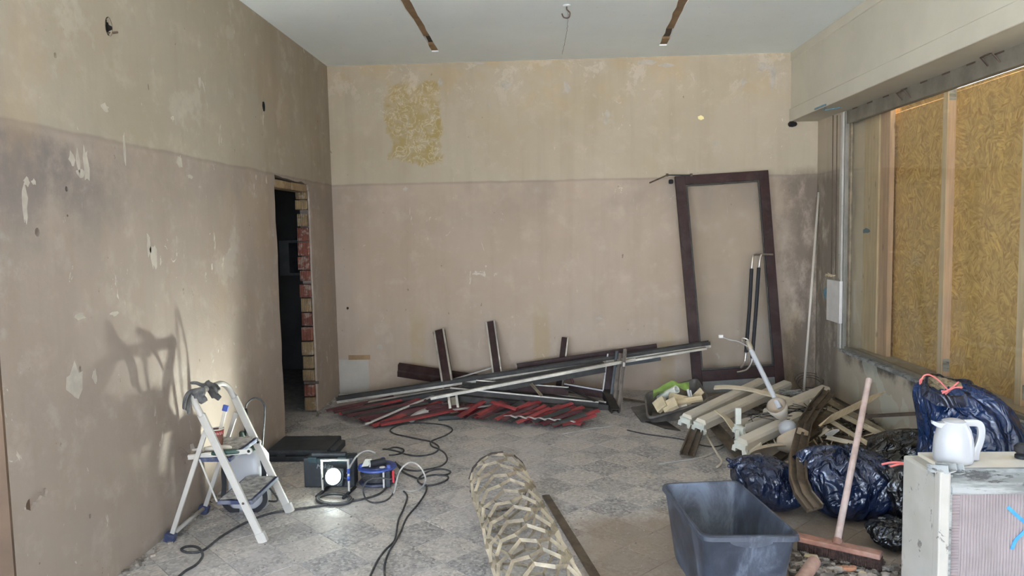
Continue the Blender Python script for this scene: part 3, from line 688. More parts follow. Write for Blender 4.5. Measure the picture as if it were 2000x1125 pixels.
mb.prism(UPR(.055, .03, .004), [c+Vector((-.02, .05, -.004)), c+Vector((.02, -.02, .012))]); mb.prism(LPR(.03, .034, .004), [c+Vector((.03, .03, .0)), c+Vector((.055, -.02, .008))]); mb.build('cut_profile', 'sill', par, label='sawn-off aluminium profile end')
for pp in (((1968, 990), (1984, 1005), (2001, 1020), (2030, 1046)), ((1976, 1073), (1984, 1055), (1999, 1040), (2030, 1008))):
    mb = MB(); mb.prism(BOX(.013, .002), catmull([ay(x, y, YP-.0025) for x, y in pp], 5), up=(0, -1, 0)); mb.build('paint_mark', 'blue_paint', par, label='sprayed bright blue cross')
struct('ground', MB().bb((-25, -25, -.14), (25, 25, -.115)), 'ground')
# pale square patch at the foot of the back wall
a, b = ay(662, 702, D), ay(723, 790, D)
MB().bb((a.x, D-.006, 0.0), (b.x, D+.01, a.z)).build('wall_patch', 'filling', wb, bevel=.004, label='pale square filling low in the wall')
a2, b2 = ay(681, 694, D), ay(723, 702, D)
MB().bb((a2.x, D-.012, b2.z), (b2.x, D+.01, a2.z)).build('patch_lintel', 'wood_batten', wb)
a3, b3 = ay(723, 705, D), ay(733, 770, D); mb = MB()
mb.loft([[Vector((a3.x+random.uniform(0, .004), D-.008, a3.z-(a3.z-b3.z)*k/8)) for k in range(9)], [Vector((b3.x+random.uniform(-.015, .01), D-.003, a3.z-(a3.z-b3.z)*k/8)) for k in range(9)]], False); mb.build('plaster_edge', 'wall_plain', wb)
dot('yellow_note', ay(1369, 230, D), (0, -1, 0), .022, .03, plain('pale_yellow_scrap', (.78, .70, .36), .8), wb, jitter=.15, n=6)
c = ay(679, 602, D); dot('plug_hole', c, (0, -1, 0), .014, .012, 'black', wb)
# pale flakes of older paint the scraper left, each a thin piece on its wall
for px, py, ru, rv in ((168, 322, .075, .018), (152, 316, .045, .012), (141, 310, .03, .02), (158, 338, .02, .03), (48, 400, .085, .016), (243, 292, .07, .008), (351, 317, .03, .035), (300, 500, .075, .032), (290, 478, .05, .02),
                       (148, 748, .075, .05), (205, 210, .018, .03), (520, 352, .03, .012), (52, 355, .015, .015), (66, 356, .012, .014), (372, 345, .012, .03), (185, 735, .03, .016), (155, 618, .014, .045), (225, 612, .010, .04), (390, 160, .03, .02), (500, 345, .02, .01)):
    dot('plaster_flake', ax(px, py, XL), (1, 0, 0), ru, rv, 'flake', wl, jitter=.45, n=11)
for px, py, ru, rv in ((938, 124, .012, .045), (1187, 222, .035, .03), (1183, 236, .03, .02), (1106, 172, .05, .035), (990, 165, .03, .05), (792, 369, .022, .02), (1400, 279, .014, .03), (1452, 160, .03, .03), (1258, 122, .03, .09), (1300, 128, .02, .06), (1510, 150, .10, .03), (1490, 130, .04, .07),
                       (955, 205, .02, .012), (1325, 385, .016, .03), (860, 160, .03, .02), (1240, 690, .008, .02), (1170, 622, .014, .03), (1096, 628, .012, .016), (742, 678, .035, .03)):
    dot('plaster_flake', ay(px, py, D), (0, -1, 0), ru, rv, 'flake', wb, jitter=.5, n=11)
# broken skirting and dust along the left wall
mb = MB()
for k in range(220):
    y = random.uniform(2.9, 5.5) if random.random() < .75 else random.uniform(6.3, 7.1); x = XL+abs(random.gauss(0, .035))+.004; s = random.uniform(.003, .013)
    mb.box((x, y, s*.45), (s*2, s*1.4, s), Matrix.Rotation(random.random()*3, 3, 'Z'))
mb.build('plaster_crumbs', 'rubble', kind='stuff')['label'] = 'plaster crumbs along the foot of the left wall'
bpy.data.objects['plaster_crumbs']['category'] = 'rubble'
# ================================================================== LEFT: STEPLADDER AND TOOLS
V = Vector
Ya, Yb = 3.69, 4.10
lad = thing('stepladder', 'white two-step folding stepladder standing beside the left wall', 'stepladder', (-1.72, 3.9, 0))
def rail(y, dx=0):
    pts = [V((-1.474, y, 0)), V((-1.765, y, .680))]
    mb = MB(); s = 1 if y == Ya else -1
    mb.prism([(-.020, -.009), (.020, -.009), (.020, .009), (-.020, .009)], pts, up=(0, 1, 0))
    return mb
for y in (Ya, Yb): rail(y).build('front_rail', 'white_metal', lad, bevel=.004)
pts = catmull([(-1.761, Ya, .67), (-1.793, Ya+.004, .735), (-1.812, Ya+.035, .768), (-1.820, Ya+.09, .774), (-1.820, Yb-.09, .768), (-1.812, Yb-.035, .760), (-1.793, Yb-.004, .73), (-1.761, Yb, .67)], 6)
MB().tube(pts, .0165, 10).build('top_bow', 'white_metal', lad, smooth=True)
for y in (Ya+.012, Yb-.012):
    MB().prism(BOX(.024, .014), [V((-1.752, y, .59)), V((-1.965, y, .03))], up=(0, 1, 0)).build('rear_leg', 'white_metal', lad, bevel=.003)
MB().tube([V((-1.965, Ya+.01, .035)), V((-1.965, Yb-.01, .035))], .011, 8).build('rear_crossbar', 'white_metal', lad, smooth=True)
for y in (Ya+.01, Yb-.012): MB().box((-1.970, y, .024), (.055, .042, .048), Matrix.Rotation(R(18), 3, 'Y')).build('rear_foot', 'navy', lad, bevel=.006)
for y in (Ya, Yb): MB().prism(BOX(.05, .026), [V((-1.470, y, 0)), V((-1.490, y, .05))], up=(0, 1, 0)).build('front_foot', 'white_metal', lad, bevel=.004)
for nm, x0, x1, z in (('upper_step', -1.825, -1.63, .440), ('lower_step', -1.715, -1.525, .212)):
    s = MB().bb((x0, Ya+.014, z-.016), (x1, Yb-.014, z+.006)).build(nm, 'navy', lad, bevel=.004)
    mb = MB(); n = 10; rows = [[V((x0+.012+(x1-x0-.024)*i/n, Ya+.022+(Yb-Ya-.044)*j/14, z+.008+abs(MN.noise(V((i*.9, j*.9, z*9))))*.008)) for i in range(n+1)] for j in range(15)]
    mb.loft(rows, False); mb.build('tread', 'tread', s)
for y, xe2, zz in ((Ya+.026, -1.535, .478), (Yb-.020, -1.630, .420)):
    a = V((-1.86, y, .445)); b = V((xe2, y, zz)); mb = MB(); mb.prism(BOX(.024, .008), [a, b], up=(0, 1, 0)); mb.lathe([(.017, -.006), (.017, .006)], b, (0, 1, 0), 16)
    st = mb.build('side_arm', 'white_metal', lad, bevel=.002); MB().lathe([(.008, -.0075), (.008, .0075)], b, (0, 1, 0), 12).build('rivet_hole', 'black', st)
MB().prism(BOX(.009, .002), [V((-1.79, Ya+.006, .442)), V((-1.71, Ya+.006, .215))], up=(0, 1, 0)).build('strap', 'white_metal', lad)
for y in (Ya-.012, Yb-.012): MB().lathe([(.007, 0), (.005, .004)], V((-1.565, y, .212)), (0, -1, 0), 10).build('bolt', 'rust', lad)
def glove(label, Y, palm, fingers, cuff, loc_px):
    mb = MB()
    for a, b, ra, rb in palm: mb.tube([ay(*a, Y), ay(*b, Y+.01)], [ra, rb], 10)
    for f in fingers:
        p = catmull([ay(x, y, Y+dy) for x, y, dy in f], 4); mb.tube(p, [.0125-.003*k/len(p) for k in range(len(p))], 8)
        mb.lathe([(.003, -.009), (.0085, -.004), (.0095, 0), (.0085, .004), (.003, .009)], p[-1], (0, 0, 1), 8)
    o = mb.build('work_glove', 'glove', origin=tuple(ay(*loc_px, Y))); remesh(o, .0045, 4)
    t = bpy.data.textures.new('crumple', 'CLOUDS'); t.noise_scale = .03
    return tag(o, label, 'glove', None)
glove('grey work glove draped over the ladder top with its fingers hanging on the wall side', 3.72,
      [((382, 764), (396, 783), .026, .024), ((378, 766), (400, 762), .018, .022), ((390, 785), (403, 777), .017, .017)],
      [((384, 762, 0), (370, 766, 0), (362, 778, 0), (359, 797, 0)), ((384, 764, .02), (371, 769, .03), (366, 785, .03), (364, 799, .03)), ((386, 764, .03), (374, 772, .04), (370, 790, .04), (368, 807, .04)), ((386, 772, .0), (382, 776, -.01), (381, 778, -.02))], None, (380, 790))
glove('grey work glove lying on top of the other glove, one finger pointing at the wall', 3.90,
      [((408, 752), (421, 775), .024, .022), ((404, 752), (412, 748), .022, .022), ((418, 770), (430, 779), .017, .016)],
      [((406, 752, 0), (394, 752, 0), (384, 748, 0), (374, 748, 0)), ((404, 754, .02), (398, 760, .03), (392, 766, .04)), ((412, 750, .02), (418, 756, -.02), (424, 766, -.02)), ((410, 752, .03), (420, 752, .04), (428, 760, .03))], None, (415, 775))
# cup with a long stick
cx, cyy, cz = -1.790, 3.92, .452
cup = thing('paper_cup', 'red and brown paper cup with white lettering on the upper ladder step', 'cup', (cx, cyy, cz))
MB().lathe([(.024, 0), (.034, .088), (.033, .088), (.023, .004)], (cx, cyy, cz), seg=24, cap1=True).build('body', 'cup_brown', cup, smooth=40)
MB().lathe([(.0313, .060), (.0343, .084), (.0345, .084), (.0316, .060)], (cx, cyy, cz), seg=24, cap0=False, cap1=False).build('print_band', 'cup_red', cup, smooth=True)
MB().lathe([(.0348, .088), (.0366, .091), (.0348, .094), (.033, .091)], (cx, cyy, cz), seg=24, cap0=False, cap1=False).build('rim', 'paper', cup, smooth=True)
mb = MB()
for k in range(9):
    a = R(-165+k*17); b = a+R(5); rr = .0352
    P = lambda t, z: V((cx+rr*math.cos(t), cyy+rr*math.sin(t), cz+z))
    for s in (((a, .064), (b, .076)), ((b, .064), (a, .076))) if k % 3 else (((a, .064), (a, .076)), ((a, .076), (b, .066))): mb.tube([P(*s[0]), P(*s[1])], .0014, 4)
mb.build('lettering', 'paper', cup)
MB().lathe([(.012, 0), (.012, .001)], V((cx-.012, cyy-.0275, cz+.032)), (-.35, -.9, .1), 12).build('badge', 'black', cup)
br = thing('paint_brush', 'long pale stick with a blue end standing in the paper cup', 'brush', (cx+.005, cyy, cz+.008))
p1, p2 = V((cx-.004, cyy, cz+.008)), ay(440, 799, 3.93)
MB().prism(BOX(.020, .006), [p1, p2], up=(0, 1, 0)).build('stick', 'glass_door' if False else 'fixture', br, bevel=.001)
d = (p2-p1).normalized(); MB().prism(BOX(.030, .014), [p2-d*.012, p2+d*.022], up=(0, 1, 0)).build('blue_end', 'blue', br, bevel=.003)
# scrapers on the upper step
def scraper(label, y, px, blade, hmat):
    z = .494
    q = [ay(a, b, y) for a, b in px]
    s = thing('scraper', label, 'scraper', q[1])
    MB().slab([ay(a, b, y) for a, b in blade], (0, .002, 0)).build('blade', 'steel' if hmat != 'green' else 'rust', s)
    MB().tube([q[0], q[1]], [.006, .009], 8).build('shank', 'fixture', s, smooth=True)
    MB().tube(catmull([q[1], (q[1]+q[2])/2+V((0, 0, .002)), q[2]], 5), [.010, .012, .014, .015, .015, .014, .014, .014, .013, .011, .006], 10).build('handle', hmat, s, smooth=True)
scraper('wide scraper with a trapezoid blade overhanging the ladder step, green handle', Ya+.03, ((368, 890), (414, 886), (471, 882)), ((350, 874), (354, 874), (368, 886), (374, 889), (374, 893), (365, 897), (363, 906), (359, 906)), 'green')
scraper('pale-handled flat scraper lying behind the wide scraper on the step', Ya+.09, ((376, 879), (400, 877), (452, 874)), ((371, 868), (377, 866), (380, 874), (380, 883), (373, 886)), 'fixture')
# pressure sprayer behind the ladder
sx, sy = -1.742, 4.20
spr = thing('pressure_sprayer', 'white tank sprayer with dark green lid and black hose behind the stepladder', 'sprayer', (sx, sy, 0))
def rrect(w, l, r, z, n=5, c=(0, 0)):
    out = []
    for qx, qy, a0 in ((1, 1, 0), (-1, 1, 90), (-1, -1, 180), (1, -1, 270)):
        for k in range(n+1): a = R(a0+90*k/n); out.append(V((c[0]+qx*(w/2-r)+r*math.cos(a), c[1]+qy*(l/2-r)+r*math.sin(a), z)))
    return out
MB().loft([rrect(.20, .15, .04, .0, c=(sx, sy)), rrect(.22, .17, .05, .015, c=(sx, sy)), rrect(.215, .165, .05, .30, c=(sx, sy)), rrect(.17, .13, .05, .345, c=(sx, sy)), rrect(.10, .10, .045, .362, c=(sx, sy))], True, True, True).build('tank', 'white_plastic', spr, smooth=45)
MB().lathe([(.085, .345), (.088, .352), (.07, .368), (.04, .375)], (sx, sy, 0), seg=24).build('lid', 'green', spr, smooth=40)
MB().lathe([(.018, .37), (.018, .44), (.012, .45)], (sx-.03, sy, 0), seg=12).build('pump_handle', 'green', spr, smooth=40)
for s in (-1, 1):
    MB().prism(BOX(.028, .004), catmull([V((sx+s*.098, sy-.055, .33)), V((sx+s*.118, sy-.07, .25)), V((sx+s*.116, sy-.08, .15)), V((sx+s*.121, sy-.088, .06)), V((sx+s*.075, sy-.098, .012)), V((sx+s*.03, sy-.095, .005))], 5), up=(0, -1, 0)).build('strap', 'rubber', spr)
MB().tube([ay(482, 850, 4.21), ay(482, 826, 4.21), ay(480, 798, 4.21)], [.014, .013, .008], 10).build('lance_grip', 'rubber', spr, smooth=True)
MB().tube(catmull([ay(480, 800, 4.21), ay(483, 787, 4.21), ay(499, 777, 4.20), ay(515, 788, 4.20), ay(517, 810, 4.20), ay(514, 850, 4.20), ay(511, 885, 4.20), ay(507, 925, 4.14), V((sx+.17, sy-.02, .05)), V((sx+.10, sy, .03))], 8), .0055, 8).build('hose', 'cable', spr, smooth=True)
MB().tube(catmull([ay(494, 868, 4.20), ay(506, 874, 4.19), ay(515, 896, 4.16), ay(526, 925, 4.14), ay(525, 948, 4.12), fl(512, 966, .02), V((sx+.09, sy-.03, .02))], 8), .0075, 8).build('hose', 'cable', spr, smooth=True)

# ------------------------------------------------------------------ cases, lamp, reel
fc = thing('tool_case', 'flat black tool case lying on the floor behind the upright case', 'case', (-1.72, 5.2, 0))
MB().bb((-1.955, 5.03, 0), (-1.52, 5.40, .040)).build('bottom_shell', 'case', fc, bevel=.012)
MB().bb((-1.955, 5.03, .042), (-1.52, 5.40, .085)).build('lid', 'case', fc, bevel=.014)
for x in (-1.85, -1.62): MB().bb((x-.03, 5.020, .022), (x+.03, 5.032, .062)).build('latch', 'case', fc, bevel=.003)
MB().bb((-1.54, 5.10, .02), (-1.475, 5.34, .07)).build('handle', 'case', fc, bevel=.012)
uc = thing('tool_case', 'upright charcoal power tool case with a maker name on its front, behind the lit lamp', 'case', (-1.36, 4.56, 0))
MB().bb((-1.52, 4.505, 0), (-1.20, 4.565, .190)).build('front_shell', 'case', uc, bevel=.010)
MB().bb((-1.515, 4.569, 0), (-1.205, 4.63, .187)).build('rear_shell', 'case', uc, bevel=.010)
MB().bb((-1.47, 4.512, .192), (-1.25, 4.555, .218)).build('carry_handle', 'case', uc, bevel=.009)
for x in (-1.46, -1.27): MB().bb((x-.028, 4.495, .160), (x+.028, 4.57, .197)).build('latch', 'case_teal', uc, bevel=.004)
MB().bb((-1.49, 4.499, .163), (-1.23, 4.506, .186)).build('latch_rail', 'case_teal', uc, bevel=.003)
cu = bpy.data.curves.new('lettering', 'FONT'); cu.body = 'Makita'; cu.size = .040; cu.shear = .3; cu.extrude = .0006; cu.align_x = 'CENTER'
cu.materials.append(plain('pale_print', (.26, .29, .30), .5)); o = bpy.data.objects.new('lettering', cu); COL.objects.link(o)
_me = bpy.data.meshes.new_from_object(o.evaluated_get(bpy.context.evaluated_depsgraph_get())); bpy.data.objects.remove(o)
o = bpy.data.objects.new('maker_name', _me); COL.objects.link(o); o.parent = uc
o.location = V((-1.385, 4.5035, .124))-ROOTLOC[uc.name]; o.rotation_euler = (R(90), 0, 0)
lc = ay(651, 931, 4.37); nn = V((-.12, -.90, .40)).normalized()
wl_ = thing('work_lamp', 'lit round work lamp in a tube frame with blue grips, on the floor', 'lamp', (lc.x, lc.y, 0))
nh = V((nn.x, nn.y, 0)).normalized(); uu = V((-nh.y, nh.x, 0)); ww = uu.cross(nn) * -1
if ww.z < 0: ww = -ww
rot = Matrix((uu, -nn, ww)).transposed()
MB().box(lc - nn*.035, (.115, .045, .105), rot).build('housing', 'case', wl_, bevel=.010)
mb = MB()
for k in range(7): mb.box(lc - nn*.066 + uu*(-.045+.015*k), (.004, .02, .085), rot)
mb.build('cooling_fins', 'case', wl_)
MB().lathe([(.055, -.012), (.055, .002), (.050, .004), (.047, -.002)], lc, nn, 28, False, False).build('bezel', 'case', wl_, smooth=30)
MB().lathe([(.046, -.003), (.046, .0005)], lc, nn, 28).build('led_panel', 'led', wl_)
fo = V((lc.x, lc.y, 0))+nh*-.03
fr = [fo+uu*-.085+V((0, 0, .012)), fo+uu*-.086+V((0, 0, .188)), fo+uu*-.072+V((0, 0, .206)), fo+uu*.072+V((0, 0, .212)), fo+uu*.086+V((0, 0, .194)), fo+uu*.085+V((0, 0, .012))]
MB().tube(catmull(fr, 6), .007, 10).build('tube_frame', 'white_metal', wl_, smooth=True)
for s in (-1, 1): MB().tube([fo+uu*(s*.085)+V((0, 0, .010))-nh*.10, fo+uu*(s*.085)+V((0, 0, .010))+nh*.09], .010, 10).build('foot_bar', 'rubber', wl_, smooth=True)
for s in (1,):
    for z0, z1 in ((.085, .115), (.130, .160)): MB().tube([fo+uu*(s*.0855)+V((0, 0, z0)), fo+uu*(s*.086)+V((0, 0, z1))], .010, 10).build('grip', 'blue', wl_, smooth=True)
for s in (-1, 1): MB().tube([lc-nn*.03+uu*(s*.055), fo+uu*(s*.085)+V((0, 0, .09))], .007, 8).build('pivot', 'case', wl_, smooth=True)
sp = bpy.data.lights.new('work_lamp_light', 'SPOT'); sp.energy = 20; sp.color = (.90, 1., .93); sp.spot_size = R(112); sp.spot_blend = 1.0; sp.shadow_soft_size = .022
so = bpy.data.objects.new('work_lamp_light', sp); COL.objects.link(so); so.location = lc + nn*.012; so.rotation_euler = V((-.64, -.02, .72)).to_track_quat('-Z', 'Y').to_euler()
# cable reel
rc = V((-1.075, 4.60, 0))
rl = thing('cable_reel', 'cable reel with blue flange and red grip lying flat beside the work lamp', 'reel', rc)
MB().lathe([(.112, .004), (.118, .010), (.112, .018), (.05, .018)], rc, seg=32).build('lower_flange', 'navy', rl, smooth=40)
MB().lathe([(.05, .018), (.05, .094)], rc, seg=20).build('drum', 'case', rl, smooth=40)
mb = MB(); hp = []
for lay, (rr, n) in enumerate(((.098, 7),)):
    for k in range(n*20+1):
        a = 2*math.pi*k/20; hp.append(rc+V(((rr+.004*math.sin(k*.37))*math.cos(a), (rr+.004*math.sin(k*.37))*math.sin(a), .024+.0105*k/20)))
mb.tube(hp, .0063, 7); mb.build('wound_cable', 'cable', rl, smooth=True)
MB().lathe([(.118, .096), (.124, .100), (.122, .108), (.10, .110), (.06, .106)], rc, seg=32).build('upper_flange', 'blue', rl, smooth=40)
MB().lathe([(.088, .1105), (.086, .114), (.03, .112)], rc, seg=28).build('socket_plate', 'navy', rl, smooth=40)
for a in (200, 330, 80): MB().lathe([(.013, .110), (.013, .128), (.009, .131)], rc+V((.1*math.cos(R(a)), .1*math.sin(R(a)), 0)), seg=12).build('hub_clip', 'blue', rl, smooth=40)
MB().lathe([(.018, .113), (.018, .116)], rc+V((.045, -.05, 0)), seg=14).build('socket_cap', 'paper', rl)
for dx, c, w in ((.068, 'slat_white', .012), (.092, 'case', .03), (.122, 'red_plastic', .013)):
    p = rc+V((dx, -.118+max(0, dx-.07)*.6, 0)); MB().bb((p.x-w/2, p.y-.012, .03 if c == 'red_plastic' else .006), (p.x+w/2, p.y+.004, .106)).build('stand_bar' if c != 'red_plastic' else 'grip', c, rl, bevel=.004)
pg = thing('plug', 'black plug with a white paper tag lying on top of the cable reel', 'plug', rc+V((.02, -.03, .114)))
MB().tube([rc+V((-.03, -.045, .136)), rc+V((.055, -.005, .140))], [.020, .022], 14).build('body', 'rubber', pg, smooth=40)
MB().lathe([(.022, 0), (.021, .006)], rc+V((-.034, -.047, .136)), (-.9, -.42, 0), 16).build('face', 'slat_white', pg)
MB().slab([rc+V(q) for q in ((-.085, -.06, .121), (-.04, -.07, .128), (-.025, -.03, .160), (-.07, -.02, .156))], (0, .0, .002)).build('tag', 'holder', pg)

# ------------------------------------------------------------------ cables on the floor (pixel tracks turned into floor points)
def floorcable(label, tracks, mat='cable', r=.0055, cat='cable', air=None):
    t = None
    root = None; mbs = MB()
    for tr in tracks:
        pts = []
        for q in tr:
            if len(q) == 2: p = fl(q[0], q[1], r)
            else: p = ay(q[0], q[1], q[2])
            pts.append(p)
        mbs.tube(catmull(pts, 7), r, 7)
    o = mbs.build('cable', mat, smooth=True, origin='auto'); return tag(o, label, cat)
k2 = lambda L: [(560+a/3.26, 780+b/3.26) for a, b in L]
floorcable('long black cable running from the lamp past the ladder foot into a small loop', [[(756, 950), (738, 966), (692, 978), (630, 987), (575, 995), (523, 1004), (478, 1022), (435, 1046), (398, 1074), (368, 1079), (354, 1073), (366, 1067), (386, 1069), (396, 1084), (384, 1102), (362, 1115), (345, 1130)]], r=.0065)
floorcable('short black cable coiled in a ring under the lit work lamp', [[(653+36*math.cos(a)*f, 975+11*math.sin(a)*f+dy) for k in range(34) for a, f, dy in [(k*.39, 1-.006*k, -k*.06)]]], r=.0085)
floorcable('black extension cable thrown in wide loops behind the cable reel', [
    k2([(690, 400), (740, 440), (820, 455), (900, 445), (980, 425), (1020, 388), (1008, 345), (970, 318), (925, 298), (915, 272), (945, 255), (1010, 230), (1055, 195), (1020, 168), (930, 155), (820, 150), (715, 165), (660, 195), (690, 220), (760, 236), (850, 255), (920, 270), (965, 298), (962, 325), (920, 348), (840, 360), (762, 350), (700, 330), (640, 318), (610, 318)]),
    k2([(640, 318), (690, 305), (742, 318), (735, 340), (690, 352), (650, 355)]),
    k2([(700, 410), (740, 460), (800, 490), (850, 505), (900, 487), (960, 480), (1022, 488), (1020, 512), (960, 538), (885, 548), (842, 530), (838, 505), (880, 470), (940, 448), (1000, 445), (1042, 460), (1020, 478), (960, 482)])], r=.006)
floorcable('grey lamp cable arching over the floor right of the cable reel', [[q for q in (k2([(630, 640)])[0], k2([(680, 600)])[0], (560+700/3.26, 780+520/3.26, 4.36), (560+725/3.26, 780+450/3.26, 4.40), (560+775/3.26, 780+404/3.26, 4.40), (560+825/3.26, 780+410/3.26, 4.38), (560+868/3.26, 780+458/3.26, 4.36), (560+884/3.26, 780+520/3.26, 4.33)) + tuple(k2([(850, 568), (790, 585), (730, 578)]))]], mat='cable_grey', r=.0055)
floorcable('thin grey cable looped upright in front of the cable reel', [[q for q in (k2([(690, 580)])[0], k2([(640, 640)])[0], k2([(560, 658)])[0], k2([(510, 640)])[0], (560+487/3.26, 780+585/3.26, 4.32), (560+500/3.26, 780+535/3.26, 4.35), (560+550/3.26, 780+505/3.26, 4.36), (560+610/3.26, 780+502/3.26, 4.37), (560+670/3.26, 780+510/3.26, 4.38))]], mat='cable', r=.005)
floorcable('pale cable rising from the lamp to the plug on the reel', [[(678, 925, 4.42), (686, 907, 4.45), (700, 888, 4.50), (718, 880, 4.54), (733, 885, 4.57)]], mat='cable_grey', r=.006)
floorcable('pair of dark cables trailing across the tiles to the front edge', [k2([(890, 545), (885, 590), (835, 668), (765, 752), (722, 850), (682, 920), (650, 972), (626, 1040), (622, 1090), (628, 1150)]), k2([(745, 585), (767, 622), (742, 700), (712, 765), (697, 850), (682, 905), (625, 962), (582, 1020), (552, 1080), (525, 1140)])], r=.0055)
dc = fl(770, 1008, 0); dsk = MB().lathe([(.010, .001), (.046, .001), (.046, .004), (.010, .004), (.010, .001)], dc, seg=28, cap0=False, cap1=False).build('cutting_disc', 'cable_grey', origin='auto')
tag(dsk, 'grey cutting disc with a centre hole lying on the tiles by the two cables', 'disc')
# ================================================================== BACK: PROFILES AND SLATS AGAINST THE WALL
def qp(q): return ay(*q) if len(q) == 3 else q
def channel(name, label, a, b, w, h, mat, edge=None, prof='U', up=(0, 0, 1), cat='metal profile', edge_side=1, group=None, lip=.35):
    """long metal profile from a to b with an optional bright edge strip and end caps"""
    a, b = V(qp(a)), V(qp(b)); t = thing(name, label, cat, (a+b)/2 - V((0, 0, abs(h)/2)), group)
    if prof == 'U': pf = [(-w/2, -h/2), (w/2, -h/2), (w/2, h/2), (w/2-.006, h/2), (w/2-.006, -h/2+.008), (-w/2+.006, -h/2+.008), (-w/2+.006, h/2), (-w/2, h/2)]
    elif prof == 'L': pf = [(-w/2, -h/2), (w/2, -h/2), (w/2, -h/2+.008), (-w/2+.006, -h/2+.008), (-w/2+.006, h/2), (-w/2, h/2)]
    elif prof == 'step': pf = [(-w/2, -h/2), (w/2, -h/2), (w/2, -h*.05), (w*.25, h*.05), (w*.25, h/2), (-w/2, h/2)]
    else: pf = BOX(w, h)
    MB().prism(pf, [a, b], up=up).build('web', mat, t)
    if edge:
        d = (b-a).normalized(); sd = d.cross(V(up)).normalized(); uu = sd.cross(d)
        for (s, u, ew, eh) in edge:
            off = sd*(s*w/2)+uu*(u*h/2)
            mb = MB(); mb.prism(BOX(ew, eh), [a+off, b+off], up=up)
            mb.prism(BOX(ew*.35, eh*1.5), [a+off, b+off], up=up); mb.build('edge_strip', 'bright_alu', t)
    return t
BK = V((0, -1, .15))
# three stubs standing against the wall
channel('mullion', 'dark mullion with bright edges standing leftmost against the back wall', (858, 646, 7.06), (884, 806, 6.62), .105, .05, 'brown_alu', [(-.86, 1, .016, .012), (.86, 1, .016, .012)], 'box', up=(0, -1, 0))
MB().prism(BOX(.03, .06), [ay(850, 650, 7.10), ay(872, 742, 6.85)], up=(0, -1, 0)).build('side_flange', 'dark_metal', bpy.data.objects['mullion'])
channel('mullion', 'dark mullion with bright edges, tallest of the three standing at the back wall', (958, 629, 7.12), (977, 765, 6.80), .090, .045, 'brown_alu', [(-.86, 1, .014, .012), (.86, 1, .014, .012)], 'box', up=(0, -1, 0))
channel('mullion', 'slim dark mullion with one bright edge standing rightmost at the back wall', (1103, 660, 7.12), (1090, 768, 6.9), .058, .045, 'brown_alu', [(-1.0, .8, .012, .012)], 'box', up=(0, -1, 0))
# lying profiles
channel('metal_profile', 'short dark channel lying against the wall, sticking out at the left of the heap', (778, 722, 7.08), (1105, 772, 6.86), .06, .125, 'brown_alu', None, 'step', up=(0, -.3, 1))
channel('metal_profile', 'longest weathered profile, slanting up from the left corner to the leaning door', (659, 780, 6.72), (1386, 671, 6.80), .07, .05, 'dark_metal', [(.9, -.7, .012, .018)], 'U')
channel('metal_profile', 'bright-edged long profile just below the longest profile', (720, 786, 6.60), (1379, 680, 6.70), .06, .018, 'bright_alu', None, 'box')
channel('metal_profile', 'dark thick channel in the middle of the slanting bundle', (712, 800, 6.50), (1180, 716, 6.62), .07, .095, 'dark_metal', None, 'U')
channel('metal_profile', 'ribbed pale aluminium strip in front of the slanting bundle', (841, 777, 6.28), (1240, 701, 6.50), .05, .014, 'bright_alu', [(1, .6, .008, .008), (1, -1.2, .008, .008)], 'box')
channel('metal_profile', 'grey-green flat bar whose end sticks out right under the longest profile', (1010, 742, 6.88), (1290, 699, 6.88), .03, .045, 'teal_metal', None, 'box')
channel('metal_profile', 'dark brown flat bar with its square end above the longest profile', (1010, 716, 6.98), (1283, 677, 6.96), .03, .055, 'brown_alu', None, 'box')
channel('metal_profile', 'thin pale rod slanting between the two tallest mullions', (885, 741, 6.86), (968, 716, 7.08), .012, .012, 'slat_white', None, 'box')
channel('metal_profile', 'dark beam with a pale edge lying flat behind the red slats', (905, 754, 6.72), (1190, 800, 6.46), .10, .10, 'dark_metal', [(-.9, 1, .012, .008)], 'U')
channel('metal_profile', 'broad dark beam lying lowest over the right-hand red slats', (880, 768, 6.50), (1168, 796, 6.40), .09, .115, 'dark_metal', [(.9, 1, .010, .008)], 'step')
channel('metal_profile', 'long pale-edged dark bar ending in mid heap near the small mullion', (930, 750, 6.62), (1110, 764, 6.60), .06, .07, 'brown_alu', [(.8, 1.1, .010, .008)], 'box')
channel('metal_profile', 'thin brown bar lying slantwise across the lower beams', (1103, 757, 6.58), (1163, 783, 6.35), .03, .014, 'dark_metal', None, 'L')
channel('metal_profile', 'small dull bar hanging across the lower beams, left of centre', (1037, 749, 6.42), (1058, 773, 6.34), .028, .012, 'tube_paint', None, 'L')
channel('metal_profile', 'stub of pale profile with a jagged end standing under the bright strip', (884, 775, 6.36), (888, 806, 6.30), .085, .05, 'tube_paint', [(-.9, .9, .02, .012), (.7, .9, .02, .012)], 'U', up=(0, -1, 0))
# broken frame corner at the right end of the heap
fr_ = thing('broken_window_frame', 'broken dark window frame corner standing at the right end of the profile heap', 'window frame', ay(1195, 800, 6.4))
A, B, Cc = ay(1102, 757, 6.75), ay(1186, 770, 6.68), ay(1196, 690, 6.80)
for nm, p, q2, w, h in (('bottom_rail', A, B, .05, .075), ('stile', B+V((0, 0, -.03)), Cc, .07, .05)):
    MB().prism(BOX(w, h), [p, q2], up=(0, -1, .3) if nm == 'stile' else (0, 0, 1)).build(nm, 'brown_alu', fr_)
MB().prism(BOX(.012, .012), [A+V((0, -.03, .042)), B+V((-.04, -.03, .042))]).build('bead', 'slat_white', fr_); MB().prism(BOX(.012, .012), [B+V((-.042, -.03, .03)), Cc+V((-.045, -.03, 0))], up=(0, -1, 0)).build('bead', 'slat_white', fr_)
a, b = ay(1183, 766, 6.70), ay(1202, 806, 6.30); d = (b-a).normalized()
mb = MB(); o8, i8 = .036, .026
